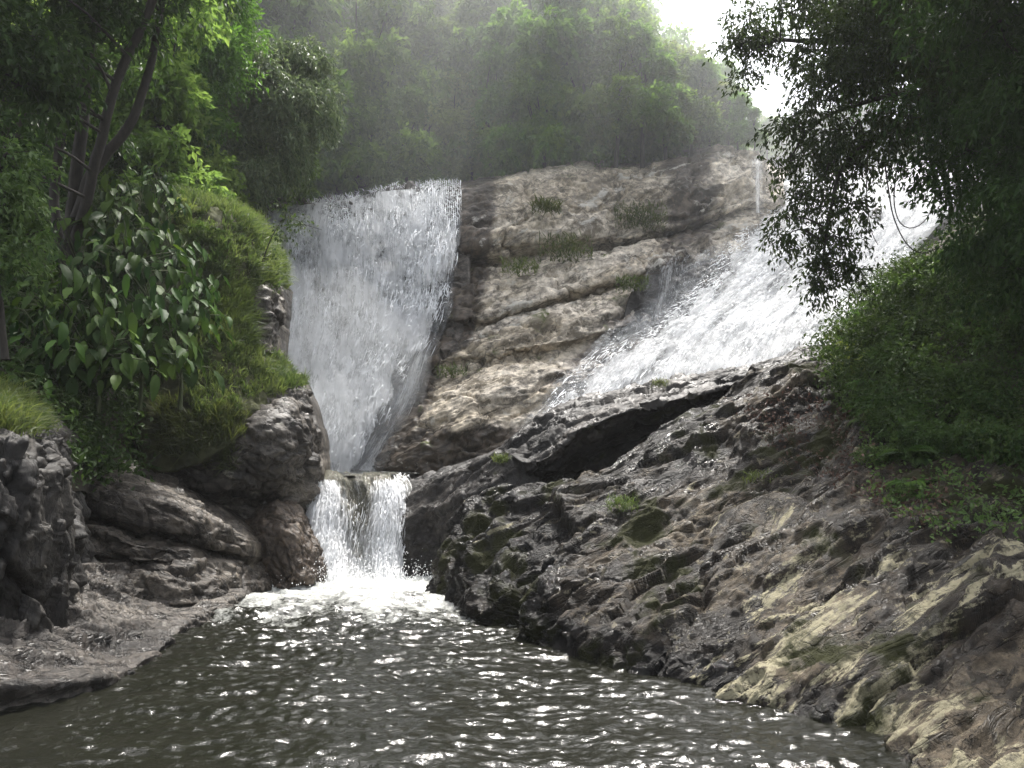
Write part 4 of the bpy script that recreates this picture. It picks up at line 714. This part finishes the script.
# broad-leaved plants on the left bank
def big_leaf(L, W, bend, fold, na=9, nc=5):
    t = np.linspace(0, 1, na); wd = W * .5 * np.sin(np.pi * t ** .75) ** .8; wd[0] = wd[-1] = .001; ang = bend * t
    x = np.cumsum(np.cos(ang)) / na * L; z = -np.cumsum(np.sin(ang)) / na * L; s = np.linspace(-1, 1, nc)
    V = np.stack([np.repeat(x[:, None], nc, 1), wd[:, None] * s[None], z[:, None] + fold * np.abs(s)[None] * wd[:, None] + .02 * L * np.sin(t * 19)[:, None] * s[None] ** 2], -1)
    return V.reshape(-1, 3), grid_faces(na, nc)
def broadleaf_plant(seed, n=84, spread=.95, L=.4):
    r = np.random.default_rng(seed); root = empty('broadleaf_plant', (0, 0, 0), 'x', 'plant'); Vs = []; Fs = []; T = []; off = 0; b = MB()
    b.tube(spline([(0, 0, -.4), (.03, 0, .1), (0, -.05, .45)], 6), np.linspace(.035, .02, 6), 6)
    for k in range(n):
        az = r.uniform(-2.7, -.4) if r.random() < .8 else r.uniform(0, 6.28); el = r.uniform(-.1, 1.25); pl = r.uniform(.25, spread)
        h = r.uniform(0, .45); d = np.array((math.cos(az) * math.cos(el), math.sin(az) * math.cos(el), math.sin(el))); tip = np.array((0, 0, h)) + d * pl
        b.tube(spline([(0, 0, h), np.array((0, 0, h)) + d * pl * .5 + np.array((0, 0, .06)), tip], 6), np.linspace(.012, .007, 6), 5)
        Lk = L * r.uniform(.6, 1.2); V, Fc = big_leaf(Lk, Lk * r.uniform(.26, .37), r.uniform(.2, .9), r.uniform(.1, .4))
        p = r.uniform(.25, 1.25); a2 = az + r.normal(0, .45); roll = r.normal(0, .35)
        c, s_ = math.cos(roll), math.sin(roll); V = V @ np.array([[1, 0, 0], [0, c, -s_], [0, s_, c]]).T
        c, s_ = math.cos(p), math.sin(p); V = V @ np.array([[c, 0, s_], [0, 1, 0], [-s_, 0, c]]).T
        c, s_ = math.cos(a2), math.sin(a2); V = V @ np.array([[c, -s_, 0], [s_, c, 0], [0, 0, 1]]).T
        Vs.append(V + tip); Fs.append(Fc + off); off += len(V); T.append(np.full(len(V), r.random() ** 1.5))
    mesh_obj('foliage', np.concatenate(Vs), np.concatenate(Fs), M['leaf_gloss'], root, attrs={'tint': np.concatenate(T)}); b.build('stem', M['stem'], root); return root
BL = [broadleaf_plant(400 + k) for k in range(4)]
bl_spots = [((150, 235, 16.2), 'topmost of the broad-leaved plants, near the grassy brow'), ((110, 250, 15.4), 'beside the forked trunks, near the top of the clump'), ((175, 275, 15.6), 'on the right rim of the clump, against the grassy bank'), ((130, 285, 14.8), 'in the upper middle of the clump'), ((80, 290, 14.6), 'at the upper left of the clump, before the dark trunk'),
    ((190, 330, 15.0), 'on the right rim of the clump, lower down the grass bank'), ((155, 330, 14.4), 'in the centre of the clump'), ((105, 330, 14.0), 'left of the centre of the clump'), ((62, 335, 13.8), 'at the left side of the clump above the grass tuft'), ((180, 375, 14.4), 'with the lowest leaves hanging over the rounded boulder'), ((140, 375, 14.0), 'at the bottom middle of the clump above the slabs'), ((98, 375, 13.6), 'at the bottom left of the clump above the slabs'), ((60, 380, 13.2), 'lowest on the left, behind the grass tuft'), ((165, 205, 17), 'with one big pale leaf standing up at the clump top'), ((205, 300, 15.8), 'small and sparse, growing out over the grassy bank')]
for i, (sp, where) in enumerate(bl_spots):
    s = .7 if i >= 13 else rng.uniform(.85, 1.15); lab = 'glossy broad-leaved plant ' + where
    sp = (sp[0], sp[1] + 8, sp[2] - .45)
    if i < 4:
        o = BL[i]; o.location = tuple(P(*sp)); o.rotation_euler = (0, 0, rng.normal(0, .3)); o.scale = (s, s, s); o['label'] = lab; o['group'] = 'glossy broad-leaved plants on the left bank'
    else: copy_tree(BL[i % 4], P(*sp), rng.normal(0, .5), s, lab, 'glossy broad-leaved plants on the left bank')

# shrubs and ferns
def shrub(seed, mat, name='shrub', rad=.5, twigs=60, per=12, leaf=.1, lw=.05):
    r = np.random.default_rng(seed); root = empty(name, (0, 0, 0), 'x', 'shrub')
    C = [(np.array((r.normal(0, rad * .5), r.normal(0, rad * .4), rad * r.uniform(.3, 1.3))), np.array((1, 1, .8)) * rad * r.uniform(.4, .65), 1.) for _ in range(5)]
    foliage('foliage', twig_leaves(C, twigs, per, leaf, lw, r, .4, leaf * 2.4), mat, root); b = MB()
    for c, _, _ in C: b.tube(spline([(0, 0, -.3), c * np.array((.5, .5, .4)), c], 7), np.linspace(.018, .005, 7), 5)
    b.build('stem', M['bark'], root); return root
def fern(seed, mat, L=.7):
    r = np.random.default_rng(seed); B = []; D = []; Nn = []; LL = []; T = []
    for k in range(11):
        az = k / 11 * 6.28 + r.normal(0, .2); d = np.array((math.cos(az), math.sin(az), 0)); t = np.linspace(.12, 1, 22); Lk = L * r.uniform(.7, 1.1); x = Lk * t; z = Lk * (.75 * t - .75 * t ** 2.2) ; tang = unit(np.stack([d[0] * np.ones(22), d[1] * np.ones(22), .75 - 1.65 * t ** 1.2], 1))
        pts = d[None] * x[:, None] + np.array((0, 0, 1.)) * z[:, None]; side = np.array((-d[1], d[0], 0)); up = np.cross(tang, side)
        ln = Lk * .26 * np.sin(np.pi * np.clip(t, 0, 1) ** .7) + .02
        for s in (-1, 1):
            B.append(pts); D.append(unit(side[None] * s + tang * .35 - np.array((0, 0, .15)))); Nn.append(-up if up[0, 2] < 0 else up); LL.append(ln); T.append(np.full(22, r.random()))
        B.append(pts[:-1]); D.append(unit(pts[1:] - pts[:-1])); Nn.append((-up if up[0, 2] < 0 else up)[:-1]); LL.append(np.full(21, .06)); T.append(np.zeros(21))
    ln = np.concatenate(LL); arr = leaves_arr(np.concatenate(B), np.concatenate(D), np.concatenate(Nn), ln, np.minimum(ln * .3, .035), np.concatenate(T))
    o = foliage('fern', arr, mat); return tag(o, 'x', 'fern')
PR = {}
def put(kind, loc, s, label, group, rz=None, tilt=(0, 0)):
    if kind not in PR:
        mk = {'shrub_dark': lambda: shrub(501, M['leaf_dark'], twigs=90), 'shrub_dense': lambda: shrub(502, M['leaf_dark'], twigs=110, leaf=.085, lw=.045), 'shrub_mid': lambda: shrub(503, M['leaf_mid'], twigs=80, leaf=.12, lw=.05), 'shrub_bright': lambda: shrub(504, M['leaf_bright'], twigs=60, leaf=.11, lw=.05), 'shrub_yellow': lambda: shrub(505, M['leaf_yellow'], twigs=60, leaf=.09, lw=.04),
              'fern_mid': lambda: fern(511, M['leaf_mid']), 'fern_bright': lambda: fern(512, M['leaf_bright'])}[kind]
        o = PR[kind] = mk(); o.location = tuple(loc); o.scale = (s, s, s); o.rotation_euler = (tilt[0], tilt[1], rz or 0); o['label'] = label; o['group'] = group; return o
    return copy_tree(PR[kind], loc, rng.uniform(0, 6.28) if rz is None else rz, s, label, group, tilt)
KN = {'shrub_dark': 'dark small-leaved shrub', 'shrub_dense': 'dense dark shrub', 'shrub_mid': 'mid-green leafy shrub', 'shrub_bright': 'bright green shrub', 'shrub_yellow': 'yellowish-green shrub', 'fern_mid': 'dark arching fern', 'fern_bright': 'bright green fern'}
def thicket(surfs, poly, n, kinds, s0, s1, where, seed, sink=.05):
    pts, nr = sample(surfs, n, poly, seed)
    for i, p in enumerate(pts):
        k = kinds[i % len(kinds)]; put(k, p + nr[i] * -sink, rng.uniform(s0, s1), f'{KN[k]} {where}', f'{KN[k]}s {where}', tilt=(rng.normal(0, .15), rng.normal(0, .15)))
RH = [SURF['right_hillside'][0], RB]
thicket(RH, [(820, 335), (870, 325), (900, 410), (850, 410)], 9, ['shrub_yellow', 'fern_bright', 'shrub_bright'], .5, .8, 'at the bare rock edge where the undergrowth begins', 601)
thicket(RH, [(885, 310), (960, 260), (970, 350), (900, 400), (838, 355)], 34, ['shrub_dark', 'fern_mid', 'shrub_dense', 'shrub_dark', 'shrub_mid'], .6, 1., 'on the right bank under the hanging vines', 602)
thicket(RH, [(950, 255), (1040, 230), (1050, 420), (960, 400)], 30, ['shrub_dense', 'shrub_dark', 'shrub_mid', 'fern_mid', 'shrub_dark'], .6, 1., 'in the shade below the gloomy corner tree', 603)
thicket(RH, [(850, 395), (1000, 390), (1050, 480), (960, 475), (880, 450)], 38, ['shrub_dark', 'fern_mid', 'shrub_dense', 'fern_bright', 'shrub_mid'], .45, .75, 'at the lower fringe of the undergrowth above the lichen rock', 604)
thicket(RH, [(860, 440), (960, 470), (960, 530), (880, 505)], 9, ['fern_mid', 'shrub_dark', 'fern_bright'], .3, .5, 'rooted in cracks just above the boulder bulging from the pool bank', 605)
thicket(RH, [(1045, 240), (1300, 200), (1400, 560), (1060, 470)], 26, ['shrub_dense', 'shrub_dark', 'shrub_mid', 'fern_mid'], .6, 1., 'on the right bank at the far end of the undergrowth', 606)
LHS = [SURF['left_hillside'][0]]
thicket(LHS, [(-40, 230), (70, 230), (70, 400), (-30, 400)], 22, ['shrub_dense', 'shrub_mid', 'shrub_dark', 'fern_mid'], .7, 1.1, 'between the grass tuft and the forked trunks', 611)
thicket(LHS, [(60, 160), (190, 170), (200, 230), (70, 260)], 18, ['shrub_dark', 'shrub_mid', 'shrub_dense'], .8, 1.3, 'in the dim wood behind the clump of broad leaves', 612)
thicket(LHS, [(40, 390), (150, 390), (150, 470), (60, 460)], 12, ['fern_mid', 'shrub_dark', 'shrub_dense'], .5, .8, 'under the lowest broad leaves above the slabs', 613)
thicket([GB], [(150, 205), (225, 215), (235, 330), (190, 330)], 10, ['shrub_bright', 'shrub_yellow', 'fern_mid'], .35, .6, 'creeping on the grassy bank beside the broad leaves', 614)

# small plants on the rock, vines, leaning trunk
def tuft(px, py, Y, r_, n, L, mat, seed, label, name='grass_tuft', cat='grass tuft', W=.008):
    r = np.random.default_rng(seed); c = P(px, py, Y); L = L * .7; q = np.clip(r.normal(0, .8, (n, 3)), -1.3, 1.3) * np.array((r_, r_ * .5, r_ * .45)); B = q; d = unit(r.normal(0, .6, (n, 3)) + np.array((0, -.5, .9))); Ls = (L * r.uniform(.5, 1.2, n))[:, None]
    s_ = unit(np.cross(d, r.normal(size=(n, 3)))) * W; m = B + d * Ls * .6; tip = m + unit(d + np.array((0, -.3, -.9))) * Ls * .45
    V = np.stack([B - s_, B + s_, m + s_ * .7, m - s_ * .7, tip], 1).reshape(-1, 3); i = np.arange(n)[:, None] * 5
    o = mesh_obj(name, V, [i + np.array([[0, 1, 2, 3]]), i + np.array([[3, 2, 4]])], mat, attrs={'tint': np.repeat(r.random(n), 5)}); o.location = tuple(c); tag(o, label, cat)
for i, (px, py, Y, r_, n, L, mt, lab) in enumerate([
    (546, 208, 26.4, .32, 260, .5, 'grass', 'arching strap-leaved tuft high on the cliff near its flat top'), (520, 268, 25.6, .4, 260, .35, 'grass', 'grass tuft on the ledge right of the broad waterfall'), 
    (640, 218, 27.6, .62, 700, .35, 'grass_dark', 'wide dark grass fringe under the brow of the cliff'), (565, 250, 26.1, .6, 420, .4, 'grass_dark', 'dark grass patch below the strap-leaved tuft on the cliff'), (632, 285, 25.5, .35, 260, .35, 'grass', 'bright weeds above the dark rock hump in the cascade'),
    (452, 372, 23.9, .3, 200, .25, 'grass', 'small green tuft low on the cliff beside the side stream'), 
    (660, 384, 15.4, .1, 160, .2, 'grass', 'bright little tuft on the crest of the overhanging ledge'), (500, 460, 15.0, .09, 160, .25, 'grass', 'green tuft hanging from the top of the huge dark boulder'), (622, 505, 12.0, .16, 260, .22, 'grass_dark', 'dark weedy tuft on the bank below the black hollow'), (760, 480, 11.6, .16, 220, .2, 'grass', 'bright weeds above the boulder bulging from the pool bank'), (880, 425, 11.6, .2, 240, .35, 'grass', 'upright bright tuft at the undergrowth edge')]):
    tuft(px, py, Y, r_, n, L, M[mt], 900 + i, lab, W=.014 if Y > 20 else .005)
def vine(pts, r0, label):
    p = np.array([P(*q) for q in pts]); base = p[0]; b = MB(); b.tube(spline(p - base, 24), np.linspace(r0, r0 * .6, 24), 5); o = b.build('hanging_vine', M['bark']); o.location = tuple(base); tag(o, label, 'vine')
vine([(868, 150, 13), (866, 190, 13), (870, 232, 13), (878, 245, 13)], .009, 'thin straight vine hanging in front of the cascade top')
vine([(898, 160, 13), (893, 200, 12.9), (898, 225, 12.9), (912, 232, 12.8), (930, 218, 12.8), (938, 180, 12.7)], .011, 'looping vine hanging in a U under the overhanging tree')
vine([(885, 165, 12.8), (892, 215, 12.7), (905, 245, 12.6), (922, 258, 12.5), (950, 240, 12.4)], .012, 'thicker sagging vine reaching the undergrowth')
custom_tree('bare_tree', P(365, 205, 30.4), 'pale thin bare trunk leaning right behind the lip of the broad waterfall', [cl(400, 75, 31.5, 16), cl(420, 60, 31.8, 14)], M['leaf_mid'], [([P(368, 205, 30.4), P(380, 160, 30.7), P(394, 118, 31), P(412, 70, 31.6)], .06, .025), ([P(376, 172, 30.6), P(366, 150, 30.6), P(362, 130, 30.7)], .025, .01)], 160, 12, .2, .1, 951, bark=M['pale_bark'], limbs=False)
custom_tree('twiggy_branch', P(262, 262, 17.3), 'bare twig with a few leaves sticking out before the broad waterfall', [cl(288, 215, 17.2, 5), cl(282, 235, 17.2, 4), cl(300, 222, 17.2, 3)], M['leaf_dark'], [([P(262, 262, 17.4), P(272, 235, 17.3), P(286, 214, 17.2), P(302, 224, 17.1), P(322, 230, 17.0)], .014, .004), ([P(280, 222, 17.2), P(292, 208, 17.1), P(300, 206, 17)], .007, .003)], 7, 4, .09, .045, 953, limbs=False, cat='branch')
# low leafy ground cover and dead leaves
def carpet(name, surfs, poly, n, L, W, mat, seed, label, lift=.25, keep=None):
    r = np.random.default_rng(seed); nt = n // 10; C, Cn = sample(surfs, nt, poly, seed, keep); k = np.repeat(np.arange(nt), 10); n = len(k)
    B = C[k] + r.normal(0, L * 1.1, (n, 3)) + Cn[k] * (r.random(n) * lift)[:, None]; d = unit(r.normal(0, 1, (n, 3)) + np.array((0, -.3, -.2))); nn = unit(Cn[k] + r.normal(0, .5, (n, 3))); sc = r.uniform(.5, 1.3, n)
    o = foliage(name, leaves_arr(B, d, nn, L * sc, W * sc, np.clip(r.random(nt)[k] * .6 + r.random(n) * .4, 0, 1)), mat); tag(o, label, None, None, 'stuff')
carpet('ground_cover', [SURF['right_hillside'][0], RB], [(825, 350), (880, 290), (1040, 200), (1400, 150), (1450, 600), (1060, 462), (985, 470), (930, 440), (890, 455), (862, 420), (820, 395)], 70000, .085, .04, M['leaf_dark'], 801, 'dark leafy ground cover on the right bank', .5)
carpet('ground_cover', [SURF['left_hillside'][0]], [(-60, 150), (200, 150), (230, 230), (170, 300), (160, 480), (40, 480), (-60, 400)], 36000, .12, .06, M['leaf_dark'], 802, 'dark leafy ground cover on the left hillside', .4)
carpet('ground_cover', [RB], [(860, 430), (960, 470), (1060, 470), (1060, 540), (930, 540), (870, 500)], 2200, .06, .03, M['leaf_mid'], 803, 'sparse weeds creeping down onto the rock bank', .12)
carpet('fallen_leaves', [RB], [(730, 400), (800, 385), (850, 420), (900, 480), (1010, 480), (930, 540), (860, 500), (790, 470)], 2400, .06, .035, M['litter'], 804, 'brown dead leaves lying on the rock bank', .0)
# grass
def grass(name, surfs, poly, n, L, W, mat, seed, lean=.6, keep=None, label=None, kind='stuff', cat=None, down=.3):
    r = np.random.default_rng(seed); nt = n // 28; C, Cn = sample(surfs, nt, poly, seed, keep)
    big = np.clip(1 + .9 * fbm(C * 1.3, 3, seed + 2) + r.normal(0, .25, nt), .35, 1.9); caz = r.uniform(0, 6.28, nt); ct = r.random(nt)
    k = np.repeat(np.arange(nt), 28); n = len(k); B = C[k] + r.normal(0, .045, (n, 3)); Nn = Cn[k]
    d = unit(Nn * .5 + np.array((0, 0, .8)) + r.normal(0, .45, (n, 3))); L = (L * big[k] * r.uniform(.4, 1.25, n))[:, None]; az = caz[k] + r.normal(0, 1.1, n); h = np.stack([np.cos(az), np.sin(az), -down * np.ones(n)], 1) * .8 + Nn * .6
    s = unit(np.cross(d, h + 1e-3)) * W * r.uniform(.6, 1.6, n)[:, None]; lean = lean * r.uniform(.4, 1.6, n)[:, None]
    m = B + d * L * .55 + h * L * lean * .15; tip = B + d * L * .8 + h * L * lean * .7 - np.array((0, 0, .15)) * L * lean
    V = np.stack([B - s, B + s, m + s * .7, m - s * .7, tip], 1).reshape(-1, 3); i = np.arange(n)[:, None] * 5
    tint = np.clip(.45 + .5 * fbm(B * 1.1, 3, seed) + .5 * (ct[k] - .5) + r.normal(0, .18, n), 0, 1)
    o = mesh_obj(name, V, [i + np.array([[0, 1, 2, 3]]), i + np.array([[3, 2, 4]])], mat, smooth=True, attrs={'tint': np.repeat(tint, 5)})
    tag(o, label, cat, None, kind); return o
grass('grass', [GB], [(175, 195), (240, 205), (290, 250), (290, 285), (262, 300), (225, 290), (180, 260)], 24000, .2, .008, M['grass'], 701, label='long yellow-green grass on the brow of the left bank')
grass('grass', [GB, VB4], [(185, 330), (245, 330), (262, 350), (285, 360), (306, 384), (250, 400), (215, 440), (180, 420)], 24000, .17, .008, M['grass'], 702, label='short bright grass on the ledge above the rounded boulder')
grass('grass', [GB], [(180, 250), (250, 290), (255, 345), (190, 335)], 9000, .22, .006, M['grass_dark'], 703, label='sparse grass and weeds on the steep middle of the left bank')
grass('grass', [GB, VB4], [(150, 405), (215, 410), (250, 400), (235, 470), (160, 450)], 12000, .24, .006, M['grass_dark'], 704, label='shaded grass hanging over the rounded boulder')
grass('grass', [VOUT], [(-60, 370), (0, 380), (40, 400), (52, 430), (-60, 440)], 16000, .24, .005, M['grass'], 705, down=.6, label='thick bright grass tuft on top of the black outcrop')

# ------------------------------------------------------------------ haze
def box(name, x0, x1, y0, y1, z0, z1, mat):
    V = [(x, y, z) for x in (x0, x1) for y in (y0, y1) for z in (z0, z1)]
    Fc = [(0, 1, 3, 2), (4, 6, 7, 5), (0, 4, 5, 1), (2, 3, 7, 6), (0, 2, 6, 4), (1, 5, 7, 3)]
    return mesh_obj(name, V, np.array(Fc), mat, smooth=False)
t = NT('haze_air'); pv = t.n('VolumePrincipled', {'Color': (.93, .95, .97), 'Density': .0005, 'Anisotropy': .35}); t.t.links.new(pv.outputs[0], t.out.inputs['Volume'])
hz = box('haze', -62, 70, -3, 84, -3, 42, t.m); hz['kind'] = 'stuff'

def blob(name, c, r, dens, g, seed, amp=.25):
    n = 28; th = np.linspace(0, np.pi, n); ph = np.linspace(0, 2 * np.pi, 2 * n)
    D = np.stack([np.sin(th)[:, None] * np.cos(ph), np.sin(th)[:, None] * np.sin(ph), np.cos(th)[:, None] * np.ones(2 * n)], -1); D = D * (1 + amp * fbm(D * 1.4 + seed, 3, seed))[..., None]; D[:, -1] = D[:, 0]
    t = NT(name + '_air'); pv = t.n('VolumePrincipled', {'Color': (.95, .97, .98), 'Density': dens, 'Anisotropy': g}); t.t.links.new(pv.outputs[0], t.out.inputs['Volume'])
    o = mesh_obj(name, D.reshape(-1, 3) * np.array(r) + np.array(c), grid_faces(n, 2 * n), t.m); o['kind'] = 'stuff'; return o
blob('mist', (-3, 31.5, 11), (24, 5.5, 16), .034, .3, 5, .12)
blob('mist', P(325, 400, 23.3), (2.6, 1.5, 3.6), .12, .3, 7)
blob('mist', P(310, 440, 22.6), (1.7, 1.3, 1.5), .25, .3, 8)
